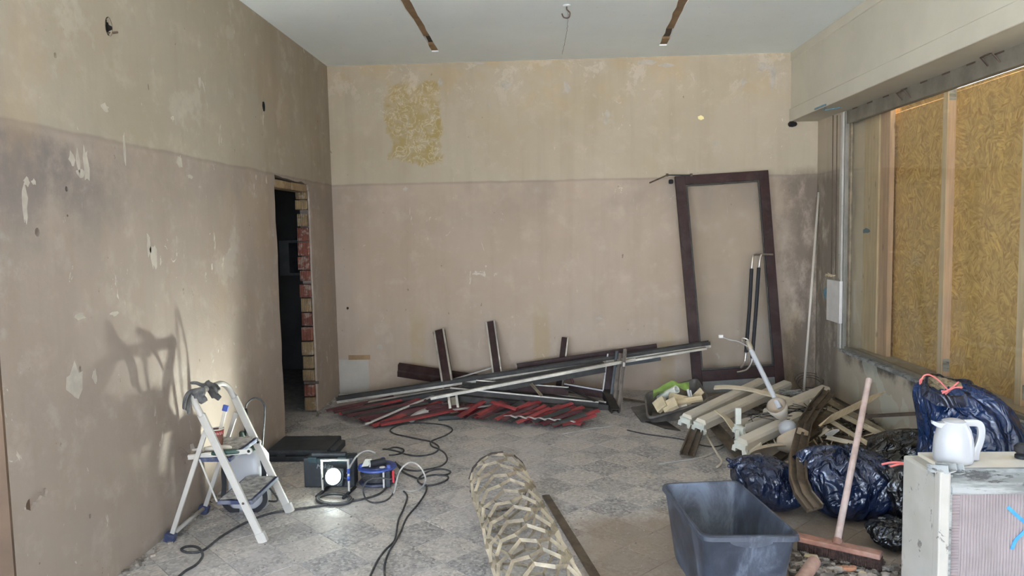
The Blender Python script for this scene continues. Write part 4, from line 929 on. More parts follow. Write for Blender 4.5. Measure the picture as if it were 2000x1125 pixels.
up = V((0, 0, 1)); sd = d.cross(up).normalized(); uu = sd.cross(d)
ring = lambda p, h: [p+sd*x*h+uu*y*h for x, y in ((-1, -1), (1, -1), (1, 1), (-1, 1))]
mb.loft([ring(a, o8), ring(b, o8), ring(b, i8), ring(a, i8)], True, True, True); mb.build('hollow_rail', 'dark_metal', fr_, label='square hollow rail, open end toward the room')
for k, (x0, y0, x1, y1, yy, w, c) in enumerate(((1205, 686, 1193, 780, 6.62, .022, 'teal_metal'), (1212, 690, 1200, 792, 6.55, .03, 'strip_brown'), (1221, 682, 1208, 808, 6.42, .028, 'strip_brown'))):
    channel('metal_profile', ('slim grey bar standing first beside the broken frame', 'slim brown bar standing second beside the broken frame', 'hinged brown bar standing upright at the right end of the heap')[k], (x0, y0, yy), (x1, y1, yy-.05), w, .028, c, None, 'L', up=(0, -1, 0))
last = [o for o in bpy.data.objects if o.get('label', '').startswith('hinged brown bar')][0]
for px, py in ((1219, 712), (1208, 802)): c = ay(px, py, 6.40); MB().lathe([(.013, -.018), (.013, .018)], c, (.1, .1, 1), 10).build('hinge_knuckle', 'steel', last)
MB().tube(catmull([ay(1104, 740, 6.8), ay(1114, 738, 6.8), ay(1119, 748, 6.78)], 6), .014, 8).build('red_hook', 'red_dark', fr_, label='curved dull red strip')
# heaps of red slats: every slat a thing of its own
def slat(label, p, q2, w, mat, group=None, curl=.012, dy=0, name='metal_strip', twist=0.):
    p, q2 = V(p), V(q2); d = (q2-p).normalized(); sd = d.cross(V((0, 0, 1))).normalized(); up = sd.cross(d)
    sd, up = sd*math.cos(twist)+up*math.sin(twist), up*math.cos(twist)-sd*math.sin(twist)
    mb = MB(); n = 6; L = 5; rows = []
    for k in range(L+1):
        c = p.lerp(q2, k/L) + V((0, 0, MN.noise(p*9+V((k*.4, 0, 0)))*.008))
        rows.append([c + sd*(w*(i/n-.5)) + up*(curl*(1-(2*i/n-1)**2)) for i in range(n+1)] + [c + sd*(w*(i/n-.5)) + up*(curl*(1-(2*i/n-1)**2)-.002) for i in range(n, -1, -1)])
    mb.loft(rows, True, True, True)
    o = mb.build(name, mat, smooth=45, origin='auto'); return tag(o, label, 'slat', group)
G1, G2 = 'dull red slats under the left end of the profiles', 'red slats heaped under the middle of the profiles'
for k in range(19):
    t_ = k/18; px, py = 640+t_*105+random.uniform(-5, 5), 803+t_*26+random.uniform(-2, 2); z = .012+.05*(1-abs(t_-.4))*random.random()
    p = fl(px, py, z); q2 = fl(px+125+t_*55+random.uniform(-12, 12), py-26-t_*8+random.uniform(-3, 3), z+.028+random.uniform(0, .03))
    slat('dull red or grey metal slat fanned out under the left end of the profiles', p, q2, .050+random.random()*.016, ('red_dark', 'red_dark', 'red_dark', 'red', 'teal_metal')[k % 5], G1)
slat('broad red slat in front of the left fan, beside the white striped slat', fl(707, 823, .03), fl(880, 757, .13), .075, 'red', None, .018)
slat('long white slat lying over the broad red slat at the left fan', fl(712, 829, .045), fl(868, 764, .14), .038, 'slat_white', None, .006)
slat('second broad red slat, lowest in front of the left fan', fl(725, 833, .02), fl(900, 770, .085), .07, 'red', None, .018)
pts = [fl(800, 824, .012), fl(808, 815, .03), fl(822, 806, .055), fl(846, 797, .06), fl(880, 786, .05)]
mb = MB(); mb.prism(BOX(.06, .002), catmull(pts, 5), up=(.3, -.5, 1)); tag(mb.build('metal_strip', 'slat_white', smooth=True, origin='auto'), 'curled white slat bent up in front of the heap', 'slat')
tag(MB().prism(BOX(.05, .004), [fl(886, 800, .07), fl(1008, 786, .06)]).build('metal_strip', 'slat_white', origin='auto'), 'wide pale slat lying flat behind the jagged stub', 'slat')
slat('twisted bright red slat bowing out under the dark beams', fl(960, 788, .11), fl(1010, 804, .06), .09, 'red', None, .03, twist=.4); slat('red slat continuing right of the twisted red slat', fl(1000, 800, .06), fl(1060, 783, .08), .07, 'red', None, .02, twist=-.3)
for k in range(32):
    t_ = k/31; px, py = 890+t_*205+random.uniform(-5, 5), 818+t_*13+random.uniform(-3, 2)+(-8 if k % 3 == 0 else 0); z = .012+random.random()*.03
    ang = .9-.55*t_; L = random.uniform(60, 95)
    p = fl(px, py, z); q2 = fl(px+L*math.cos(ang*.75), py-L*.52*math.sin(ang*.95)-8, z+.03+random.uniform(0, .03))
    slat('red or grey metal slat heaped on the floor under the middle profiles', p, q2, .054+random.random()*.02, ('red', 'red', 'red_dark', 'red', 'teal_metal', 'red')[k % 6], G2, .015)
for k in range(7):
    px = 985+k*19; p = fl(px, 812+k*1.6, .055); q2 = fl(px+24, 816+k*1.4, .062)
    tag(MB().prism(BOX(.022, .004), [p, (p+q2)/2+V((0, 0, .012)), q2]).build('torn_tape', 'slat_white', origin='auto'), 'torn white tape strip crossing the red slats on the floor', 'tape', 'white tape across the red slats')
slat('bent red slat end curling at the right tip of the heap', fl(1108, 822, .02), fl(1138, 830, .015), .06, 'red', None, .02)
tag(MB().prism(BOX(.01, .003), [fl(962, 808, .07), fl(1100, 799, .07)]).build('thin_strip', 'teal_metal', origin='auto'), 'thin grey strip lying straight across the red slats', 'strip')
tag(MB().prism(LPR(.03, .03), [fl(856, 818, .016), fl(905, 815, .016)]).build('metal_profile', 'teal_metal', origin='auto'), 'small dark angle offcut on the floor left of the red slats', 'metal profile')

# ------------------------------------------------------------------ door leaf leaning on the back wall
tl, tr, bl, brr = ay(1317, 346, 7.14), ay(1498, 334, 7.14), ay(1354, 770, 6.86), ay(1531, 758, 6.86)
door = thing('glazed_door_leaf', 'dark brown glazed door leaf leaning against the back wall beside the window', 'door', (bl+brr)/2)
nrm = (tr-tl).cross(bl-tl).normalized()
if nrm.y > 0: nrm = -nrm
bil = lambda u, v: (tl*(1-u)+tr*u)*(1-v)+(bl*(1-u)+brr*u)*v
def leafbox(u0, u1, v0, v1, th, off, nm, mat, bev=.004, **k):
    return MB().slab([bil(u0, v0)+nrm*off, bil(u1, v0)+nrm*off, bil(u1, v1)+nrm*off, bil(u0, v1)+nrm*off], nrm*th).build(nm, mat, door, bevel=bev, **k)
leafbox(0, .105, 0, 1, .045, 0, 'stile', 'brown_alu'); leafbox(.90, 1, 0, 1, .045, 0, 'stile', 'brown_alu')
leafbox(.105, .90, 0, .042, .045, 0, 'top_rail', 'brown_alu'); leafbox(.105, .90, .895, .945, .045, 0, 'bottom_rail', 'brown_alu')
leafbox(.105, .90, .945, 1.0, .02, .01, 'kick_panel', 'board_grey'); leafbox(.10, .905, .04, .897, .006, .018, 'pane', 'glass_door', 0)
for u0, u1, v0, v1 in ((.105, .125, .042, .895), (.882, .90, .042, .895), (.125, .882, .042, .050), (.125, .882, .887, .895)): leafbox(u0, u1, v0, v1, .012, .024, 'glazing_bead', 'dark_metal', .002)
MB().lathe([(.016, -.02), (.022, -.012), (.022, .012), (.016, .02)], bil(-.045, .022)+nrm*.02, (1, 0, 0), 12).build('hinge', 'rubber', door)
clo = thing('door_closer_arm', 'folded thin metal closer arm on the top left corner of the leaning door', 'arm', ay(1310, 342, 7.0))
q = [ay(1350, 342, 7.06), ay(1303, 342, 7.02), ay(1269, 357, 6.96)]
MB().prism(BOX(.012, .012), [q[0], q[1]]).build('link', 'dark_metal', clo); MB().prism([(-.012, -.006), (.012, -.006), (.006, .006), (-.006, .006)], [q[1]+V((0, -.01, 0)), q[2]]).build('arm', 'strip_brown', clo)
for c in q[:2]: MB().lathe([(.012, -.012), (.012, .014)], c, (0, 0, 1), 12).build('pivot', 'rust', clo)
ph = thing('pull_handle', 'pair of long black door pull bars with bent steel ends, fixed to the leaning door', 'handle', ay(1480, 620, 6.85))
for (pts, g0, g1) in ((((1490, 498, 6.98), (1474, 498, 6.90), (1470, 505, 6.88), (1468, 525, 6.87), (1464, 600, 6.82), (1457, 688, 6.77), (1455, 705, 6.76), (1450, 715, 6.78), (1447, 718, 6.80)), 3, 5),
                      (((1509, 497, 6.96), (1490, 497, 6.86), (1485, 503, 6.84), (1482, 523, 6.83), (1477, 600, 6.78), (1469, 700, 6.73), (1467, 710, 6.73), (1458, 722, 6.75), (1440, 727, 6.80)), 3, 5)):
    P = [ay(*p) for p in pts]; MB().tube(catmull(P[:4], 6), .0095, 10).build('steel_end', 'steel', ph, smooth=True); MB().tube(catmull(P[5:], 6), .0095, 10).build('steel_end', 'steel', ph, smooth=True)
    MB().tube([P[3], P[4], P[5]], .0165, 12).build('grip_bar', 'rubber', ph, smooth=40)
rd = MB().tube([ay(1599, 376, 7.16), ay(1570, 764, 6.72)], .011, 8).build('white_rod', 'fixture', smooth=True, origin='auto'); tag(rd, 'thin white rod leaning in the corner right of the brown door', 'rod')
tag(MB().tube(catmull([ay(1602, 376, 7.17), ay(1604, 300, 7.17), ay(1603, 236, 7.17)], 4), .004, 6).build('cord', 'fixture', smooth=True, origin=tuple(ay(1602, 376, 7.17))), 'thin pale cord hanging down the corner above the white rod', 'cord')
# ================================================================== TROUGH, FIXTURES, FAN, SCRAP
def solidgrid(rings, capb=True):
    mb = MB(); mb.loft(rings, True, False, capb); return mb
A_, B_, C_, D_ = ay(1264, 818, 5.90), ay(1258, 768, 6.42), ay(1362, 737, 6.72), ay(1387, 780, 6.12)
cen = (A_+B_+C_+D_)/4; ax1 = ((D_-A_)+(C_-B_)).normalized(); nz = (D_-A_).cross(B_-A_).normalized()
def rr4(P, r, n=4):
    out = []
    for i in range(4):
        p, a, b = P[i], P[i-1], P[(i+1) % 4]; d1_, d2_ = (a-p).normalized()*r, (b-p).normalized()*r
        for k in range(n+1):
            t = k/n; out.append((p+d1_)*(1-t)**2+p*2*t*(1-t)+(p+d2_)*t*t)
    return out
quad = [A_, B_, C_, D_]; sc = lambda f, dn: rr4([cen+(p-cen)*f-nz*dn for p in quad], .06*f+.03)
tro = thing('mortar_trough', 'tilted grey mortar trough full of offcuts in front of the leaning door', 'trough', (cen.x, cen.y, 0))
mb = MB(); mb.loft([sc(1.0, .0), sc(1.01, .014), sc(.975, .018), sc(.93, .06), sc(.82, .135), sc(.76, .15)], True, False, True); mb.build('outer_shell', 'trough', tro, smooth=50)
mb = MB(); mb.loft([sc(1.0, .0), sc(.955, -.001), sc(.93, .02), sc(.86, .08), sc(.78, .125)], True, False, True); mb.build('inner_shell', 'trough', tro, smooth=50)
gc = ay(1335, 762, 6.42); mb = MB(); rows = []
for j in range(11):
    row = []
    for i in range(15):
        u, v = i/14, j/10; p = ay(1276+u*70, 768-u*14+v*13-8*math.sin(u*3), 6.44-.16*v); row.append(p+V((0, MN.noise(p*14)*.05, MN.noise(p*17+V((3, 0, 0)))*.035+.02)))
    rows.append(row)
tag(mb.loft(rows, False).build('plastic_sheet', 'green_cloth', smooth=True, origin='auto'), 'crumpled lime green sheet on the rubble in the trough', 'sheet')
a, b = ay(1288, 778, 6.36), ay(1322, 760, 6.22); d = (b-a).normalized(); mb = MB(); mb.loft([[p for p in r] for r in []] or [[a+V((0, 0, 0))]*3, [a]*3], True) if False else None
u_ = d.orthogonal().normalized(); w_ = d.cross(u_); rg = lambda c, r: [c+(u_*math.cos(2*math.pi*k/18)+w_*math.sin(2*math.pi*k/18))*r for k in range(18)]
mb.loft([rg(a, .034), rg(b, .034), rg(b, .024), rg(a+d*.02, .024)], True, False, True); tag(mb.build('plastic_tube', 'holder', smooth=40, origin='auto'), 'short pale green tube with a dark bore lying in the trough', 'tube')
for k, (x0, y0, x1, y1, yy, w, h, mt, lb) in enumerate(((1306, 774, 1350, 784, 6.18, .085, .03, 'chip', 'cream slab offcut lying foremost across the trough'), (1352, 781, 1372, 762, 6.30, .075, .022, 'lath_wood', 'yellowish wood offcut at the right end of the trough'), (1343, 760, 1349, 785, 6.25, .02, .014, 'paper', 'white lath stub standing left of the yellowish offcut'),
        (1348, 762, 1352, 784, 6.27, .018, .014, 'paper', 'white lath stub standing next to the yellowish offcut'), (1312, 790, 1372, 778, 6.12, .05, .03, 'lath_wood', 'long pale offcut along the near rim of the trough'), (1282, 798, 1300, 784, 6.06, .12, .06, 'chip', 'cream foam lump at the left end of the trough'), (1296, 800, 1322, 786, 6.02, .09, .06, 'chip', 'cracked cream foam wedge beside the left lump'), (1318, 796, 1342, 790, 6.12, .06, .02, 'paper', 'whitish board scrap between foam wedge and long offcut'))):
    p, q2 = ay(x0, y0, yy), ay(x1, y1, yy-.02); mb = MB(); mb.prism([(-w/2, -h/2), (w/2*random.uniform(.7, 1), -h/2), (w/2, h/2*random.uniform(.3, 1)), (-w/2*random.uniform(.6, 1), h/2)], [p, p.lerp(q2, .5)+V((0, 0, random.uniform(-.006, .008))), q2], up=(.1, -.5, 1))
    tag(mb.build('offcut', mt, origin='auto', bevel=.003), lb, 'offcut')
sh = MB().slab([fl(1232, 797, .006), fl(1268, 790, .006), fl(1300, 820, .006), fl(1252, 824, .006)], (0, 0, .006)).build('sheet_offcut', 'trough', origin='auto'); tag(sh, 'flat brownish sheet offcut on the floor left of the trough', 'sheet')
tag(MB().slab([fl(1258, 823, .004), fl(1300, 838, .004), fl(1330, 842, .004), fl(1300, 822, .004)], (0, 0, .004)).build('sheet_offcut', 'dark_metal', origin='auto'), 'dark flat sheet peeping out under the trough', 'sheet')
tag(MB().tube([fl(1218, 779, .012), fl(1262, 786, .014)], .012, 6).build('wooden_lath', 'strip_brown', origin='auto'), 'thin brown lath between the frame corner and the trough', 'lath')
floorcable('thin cable stub on the floor in front of the trough, half white half brown', [[(1098, 848), (1130, 842), (1160, 836), (1178, 835), (1200, 830), (1222, 822), (1240, 816)]], 'cable_grey', .006)
floorcable('long grey cable winding out from under the light fittings', [[(1225, 840), (1262, 848), (1300, 853), (1340, 860), (1372, 870), (1400, 872), (1425, 862), (1440, 848)]], 'cable', .005)
floorcable('pale cable end bending round from the heap toward the tub', [[(1286, 906), (1330, 900), (1370, 893), (1400, 880), (1420, 866), (1436, 850)]], 'cable_grey', .006)
floorcable('pale bent wire rod on the floor below the two front fittings', [[(1378, 846), (1390, 868), (1402, 888), (1410, 900), (1406, 908), (1400, 912)]], 'fixture', .008)
# fluorescent battens
def fitting(label, a, b, w, h, holders=True, mat='fixture', open_=False, roll=0.):
    a, b = V(qp(a)), V(qp(b)); d = (b-a).normalized(); up = V((math.sin(roll), -.25, math.cos(roll)))
    t = thing('light_fitting', label, 'light fitting', (a+b)/2-V((0, 0, h/2)), None)
    if open_: pf = [(-w/2, -h/2), (w/2, -h/2), (w/2, h/2), (w/2-.004, h/2), (w/2-.004, -h/2+.005), (-w/2+.004, -h/2+.005), (-w/2+.004, h/2), (-w/2, h/2)]
    else: pf = [(-w/2, -h/2), (w/2, -h/2), (w/2, h*.22), (w*.38, h/2), (-w*.38, h/2), (-w/2, h*.22)]
    MB().prism(pf, [a, b], up=up).build('housing', mat, t, bevel=.002)
    if holders:
        sd = d.cross(up).normalized(); uu = sd.cross(d); o2 = a-d*.012
        pr = [(-.62, -.62), (-.30, -.62), (-.30, -.35), (.22, -.35), (.30, -.66), (.62, -.66), (.66, -.40), (.50, -.22), (.50, .10), (-.52, .12), (-.44, -.12), (-.60, -.22)]
        MB().hexa([o2-d*.014+sd*x*w*1.05+uu*y*h*1.25 for x, y in pr], [o2+d*.012+sd*x*w*1.05+uu*y*h*1.25 for x, y in pr]).build('lamp_holder', 'holder', t)
    return t
fitting('white light fitting nearest the trough, sloping up to the door', (1341, 818, 5.62), (1487, 747, 6.60), .085, .072)
fitting('second white light fitting from the trough, parallel to the first', (1368, 828, 5.42), (1537, 752, 6.52), .085, .075)
fitting('open grey-white fitting with a tall end holder, in the middle of the heap', (1447, 833, 5.22), (1588, 791, 5.74), .075, .07, True, 'fixture', True)
fitting('beige light fitting lying far right at the top of the heap', (1500, 806, 5.65), (1612, 759, 6.25), .085, .05, False)
fitting('foremost white light fitting, its notched end over the floor', (1449, 867, 4.92), (1563, 814, 5.42), .085, .075)
fitting('white fitting stub standing on end beside the left bin bag', (1478, 866, 5.02), (1466, 908, 4.80), .07, .035, False)
fitting('thin beige fitting lying under the far right fitting', (1520, 800, 5.70), (1616, 768, 6.15), .05, .04, False)
vt = bpy.data.objects['light_fitting.002']; c = ay(1441, 812, 5.20); MB().bb(c+V((-.018, -.014, -.06)), c+V((.022, .014, .055))).build('upright_holder', 'holder', vt, bevel=.004); c = ay(1440, 845, 5.18); MB().bb(c+V((-.016, -.012, -.05)), c+V((.014, .012, .02))).build('lamp_pin', 'holder', vt, bevel=.003)
tag(MB().prism(BOX(.07, .006), [ay(1402, 803, 5.62), ay(1420, 818, 5.50), ay(1437, 842, 5.36)], up=(.5, -.3, 1)).build('bent_strip', 'cream', origin='auto'), 'bent beige sheet strip crossing the second fitting', 'strip')
# ceiling fan, dismantled
fan = thing('fan', 'white ceiling fan rod with a cup and rounded motor lying on the fittings', 'fan', ay(1535, 840, 5.35))
pa, pb = ay(1467, 684, 5.34), ay(1523, 797, 5.10); d = (pb-pa).normalized()
MB().tube([pa, pb], .0175, 14).build('rod', 'white_plastic', fan, smooth=40)
MB().tube([pa-d*.075, pa-d*.05, pa-d*.0], [.016, .024, .022], 12).build('hanger_clamp', 'steel', fan, smooth=40)
MB().tube(catmull([pa-d*.06+V((.015, 0, 0)), pa-d*.09+V((.01, 0, 0)), pa-d*.10+V((-.02, 0, 0)), pa-d*.07+V((-.03, 0, 0))], 5), .006, 8).build('hook', 'steel', fan, smooth=True)
MB().tube(catmull([pa-d*.02, ay(1442, 667, 5.32), ay(1425, 664, 5.32), ay(1411, 658, 5.32)], 6), .0045, 6).build('wire', 'cable_grey', fan, smooth=True)
c = ay(1408, 657, 5.32); MB().box(c, (.03, .02, .022)).build('wire_connector', 'paper', fan, bevel=.004)
ca, cb = ay(1516, 791, 5.06), ay(1533, 822, 5.16); d2 = (cb-ca).normalized()
MB().lathe([(.066, 0), (.070, .01), (.064, .05), (.045, .11), (.028, .15), (.024, .165)], ca, d2, 28, False, True).build('canopy_cup', 'fixture', fan, smooth=40)
MB().lathe([(.063, .004), (.056, .05), (.02, .10)], ca, d2, 24, False, True).build('cup_lining', 'tan', fan, smooth=40)
mc = ay(1536, 824, 5.06); md = (ay(1540, 846, 5.04)-mc).normalized()
MB().lathe([(.022, -.05), (.05, -.035), (.062, .0), (.058, .03), (.035, .055), (.01, .062)], mc+md*.04, (.25, -.45, -.6), 26).build('motor_cap', 'white_plastic', fan, smooth=45)
tag(MB().lathe([(.02, -.03), (.085, -.022), (.115, .02), (.11, .05), (.07, .09), (.02, .10)], ay(1544, 852, 4.86), (.30, -.45, -.70), 28).build('lamp_bowl', 'tan', smooth=45, origin='auto'), 'dusty beige bowl shade lying under the white fan motor', 'lamp shade')
tag(MB().lathe([(.02, .0), (.10, .008), (.13, .03), (.128, .034), (.02, .012)], ay(1500, 872, 4.86), (.1, -.5, -.8), 28).build('lamp_disc', 'tan', smooth=45, origin='auto'), 'flat round beige cover lying behind the foremost fitting', 'cover')
tag(MB().prism(BOX(.05, .012), catmull([ay(1395, 757, 6.35), ay(1420, 756, 6.3), ay(1460, 760, 6.2), ay(1505, 771, 6.05), ay(1545, 781, 5.9), ay(1584, 790, 5.75)], 5), up=(0, -.4, 1)).build('trim_strip', 'cream', smooth=40, origin='auto'), 'long cream plastic strip arching across the light fittings', 'strip')
def lath(name, label, pts, w, th, mat, up=(0, -.3, 1), cat='lath', pr=None, n=1):
    P = [ay(*p) if len(p) == 3 else fl(p[0], p[1], .02) for p in pts]
    return tag(MB().prism(pr or BOX(w, th), catmull(P, n) if n > 1 else P, up=up).build(name, mat, origin='auto'), label, cat)
mb = MB(); P = [ay(1600, 832, 5.05), ay(1622, 818, 5.1), ay(1700, 780, 5.25), ay(1728, 765, 5.3)]; W_ = (.004, .065, .062, .01); rows = []
for p, w in zip(P, W_): rows.append([p+V((0, -.02, w*.55)), p+V((0, .02, -w*.55)), p+V((0.004, .026, -w*.55)), p+V((.004, -.014, w*.55))])
tag(mb.loft(rows, True, True, True).build('pointed_lath', 'stud_pale', origin='auto'), 'pale pointed lath propped behind the broom handle', 'lath')
# grimy bent channel snaking down between two bags
pts = [ay(1618, 764, 5.85), ay(1590, 798, 5.55), ay(1573, 826, 5.1), ay(1566, 852, 4.7), ay(1557, 895, 4.12), ay(1559, 938, 3.80), ay(1570, 966, 3.68), ay(1592, 994, 3.60)]
tag(MB().prism([(-.045, -.012), (.045, -.012), (.045, .018), (.036, .018), (.036, -.004), (.008, -.004), (.008, .012), (-.008, .012), (-.008, -.004), (-.036, -.004), (-.036, .018), (-.045, .018)], pts, up=(0, -.6, .8)).build('bent_channel', 'strip_brown', origin='auto'), 'grimy brown zigzag channel hanging down between the two front bin bags', 'channel')
lath('metal_profile', 'short dark double channel lying on the floor below the first fitting', [(1362, 836, 5.45), (1342, 888, 5.02)], .10, .03, 'strip_brown', cat='metal profile', pr=[(-.05, -.012), (.05, -.012), (.05, .015), (.04, .015), (.04, -.004), (.006, -.004), (.006, .015), (-.006, .015), (-.006, -.004), (-.04, -.004), (-.04, .015), (-.05, .015)])
lath('metal_profile', 'long brown hollow bar running under the bent beige strip', [(1392, 828, 5.6), (1448, 892, 4.90)], .06, .04, 'strip_brown', cat='metal profile', pr=LPR(.07, .035))
lath('metal_profile', 'dark bar crossing the floor between beige bowl and left bag', [(1596, 838, 5.2), (1500, 906, 4.66)], .06, .03, 'strip_brown', cat='metal profile', pr=LPR(.075, .03))
lath('wooden_lath', 'pale lath lying flat just above the left front bin bag', [(1514, 909, 4.62), (1556, 900, 4.66)], .02, .015, 'stud_pale')
lath('wooden_lath', 'thin white lath slanting down to the left front bin bag', [(1478, 880, 4.95), (1497, 904, 4.72)], .014, .012, 'fixture')
lath('hook_strip', 'small bent cream strip standing between bowl and zigzag channel', [(1558, 838, 5.1), (1542, 862, 4.98), (1538, 884, 4.9)], .018, .008, 'cream', cat='strip')
for k, (p, w, mt, lb) in enumerate(((((1600, 772, 6.2), (1775, 872, 5.02)), .05, 'tube_paint', 'long grey bar nearest the window wall in the lattice heap'), (((1612, 795, 6.05), (1762, 868, 5.0)), .045, 'cream', 'long beige bar second from the window wall in the lattice heap'), (((1622, 822, 5.5), (1722, 883, 4.82)), .028, 'cream', 'slim beige bar of the corner that points at the dark bag'), (((1722, 883, 4.82), (1676, 889, 4.78)), .024, 'cream', 'short beige bar closing that corner in front of the broom handle'),
        (((1614, 854, 5.1), (1668, 866, 4.98)), .028, 'fixture', 'grey-white bar just behind the middle bin bag'), (((1612, 849, 5.18), (1672, 862, 5.02)), .02, 'strip_brown', 'brown bar lying along the grey-white bar'), (((1580, 838, 5.3), (1622, 802, 5.55)), .06, 'strip_brown', 'wide brown bar right beside the zigzag channel'), (((1628, 778, 6.1), (1700, 816, 5.6)), .03, 'strip_brown', 'dark bar in the shade along the window wall'), (((1598, 850, 5.15), (1618, 836, 5.2)), .03, 'fixture', 'short white stub behind the pointed blade'))):
    lath('metal_profile', lb, p, w, .016, mt, cat='metal profile', pr=LPR(w, .02))
lath('steel_bar', 'rusty ribbed rod lying level along the window wall', [(1690, 813, 5.35), (1788, 808, 5.15)], .02, .02, 'rust', cat='rod')
for k, (a, b, c, d_, lb) in enumerate((((1612, 850), (1628, 842), (1640, 841), (1624, 853), 'white shard behind the middle bag'), ((1745, 742), (1757, 742), (1757, 752), (1745, 750), 'unused'))):
    if k == 0: tag(MB().slab([ay(x, y, 5.1) for x, y in (a, b, c, d_)], (0, .01, .01)).build('shard', 'slat_white', origin='auto'), 'white pointed shard lying behind the middle bin bag', 'shard')
# wires tangled on the fittings
mb = MB()
for s in range(9):
    x0, y0, yy = random.uniform(1520, 1560), random.uniform(762, 772), random.uniform(6.1, 6.4)
    mb.tube(catmull([ay(x0+random.uniform(-12, 45), y0+random.uniform(-6, 9), yy+random.uniform(-.1, .1)) for _ in range(6)], 6), .0035, 5)
o = tag(mb.build('tangled_wires', 'cable_grey', smooth=True, origin='auto'), 'tangle of pale thin wires between fittings and leaning rod', 'wires'); o['kind'] = 'stuff'
mb = MB()
for s in range(6):
    y0 = 5.25+s*.05; mb.tube(catmull([ay(1448+random.uniform(0, 90)+k*14, 818-k*5+random.uniform(-6, 6), 5.2+.08*k) for k in range(6)], 5), .0022, 5)
o = tag(mb.build('loose_wires', 'rubber', smooth=True, origin='auto'), 'thin dark wires straggling along the open fitting', 'wires'); o['kind'] = 'stuff'
wr_ = MB(); cc_ = ay(1582, 752, 6.9)
for s in range(3): wr_.tube([cc_+V((math.cos(a)*(.11+.01*s), math.sin(a)*.06+s*.012, math.sin(a)*.06+.02*s)) for a in [R(20+s*15)+k*.21 for k in range(27)]], .004, 5)
tag(wr_.build('wire_coil', 'rust', smooth=True, origin='auto'), 'loose coil of dark wire at the foot of the leaning white rod', 'wire')
# shards and rubble lying around
def scatter(name, label, poly_fn, n, smin, smax, mat, zmax=.0, flat=.35):
    mb = MB()
    for k in range(n):
        p = poly_fn(); s = random.uniform(smin, smax); m = random.choice((3, 4, 5)); a0 = random.random()*6
        h = max(.003, s*flat*random.uniform(.3, 1.2)); tilt = V((random.uniform(-.3, .3), random.uniform(-.3, .3), 0)); zb = p.z+random.uniform(0, zmax)
        ring = [V((p.x+math.cos(a0+6.283*i/m)*s*random.uniform(.5, 1), p.y+math.sin(a0+6.283*i/m)*s*random.uniform(.4, 1), zb+.001)) for i in range(m)]
        ring = [r+V((0, 0, max(0, tilt.x*(r.x-p.x)+tilt.y*(r.y-p.y)))) for r in ring]
        mb.hexa(ring, [r+V((0, 0, h)) for r in ring])
    o = mb.build(name, mat, origin='auto'); o['kind'] = 'stuff'; return tag(o, label, 'rubble')
def inpoly(P, z=0.002):
    xs, ys = [p[0] for p in P], [p[1] for p in P]
    def f():
        while True:
            x, y = random.uniform(min(xs), max(xs)), random.uniform(min(ys), max(ys)); c = False
            for i in range(len(P)):
                (x1, y1), (x2, y2) = P[i], P[i-1]
                if (y1 > y) != (y2 > y) and x < (x2-x1)*(y-y1)/(y2-y1)+x1: c = not c
            if c and fl(x, y, z).x < 2.54: return fl(x, y, z)
    return f
heap = [(1440, 842), (1500, 790), (1600, 770), (1640, 778), (1780, 866), (1790, 900), (1700, 905), (1560, 900), (1470, 890)]
scatter('lattice_shards', 'dark brown jagged shards covering the floor behind the bin bags', inpoly(heap), 900, .02, .07, 'rubble_dark', .05, .25)
scatter('tan_shards', 'tan jagged shards mixed into the dark heap behind the bags', inpoly(heap), 420, .015, .055, 'tube_paint', .06, .2)
scatter('rubble', 'broken tile and plaster rubble around the broom at the right front', inpoly([(1545, 1075), (1640, 1075), (1770, 1110), (1780, 1180), (1540, 1180)]), 420, .008, .032, 'rubble', .008, .4)
scatter('tile_splinters', 'dark tile splinters among the rubble in front of the broom', inpoly([(1545, 1075), (1640, 1075), (1770, 1110), (1780, 1180), (1540, 1180)]), 160, .008, .03, 'rubble_dark', .01, .3)
scatter('floor_grit', 'fine pale grit strewn over the terrazzo floor', inpoly([(560, 860), (1240, 800), (1420, 930), (1290, 1100), (500, 1120), (330, 1080)]), 420, .002, .007, 'rubble', 0, .5)
mb = MB()
for s in range(70):
    p = inpoly([(1480, 860), (1600, 800), (1760, 860), (1700, 900), (1500, 905)])(); a = random.random()*6; L = random.uniform(.04, .12)
    mb.tube([p+V((0, 0, .03)), p+V((math.cos(a)*L, math.sin(a)*L, random.uniform(.03, .10)))], random.uniform(.003, .007), 4)
o = tag(mb.build('splinters', 'cream', origin='auto'), 'pale splinters poking out of the shard heap', 'rubble'); o['kind'] = 'stuff'

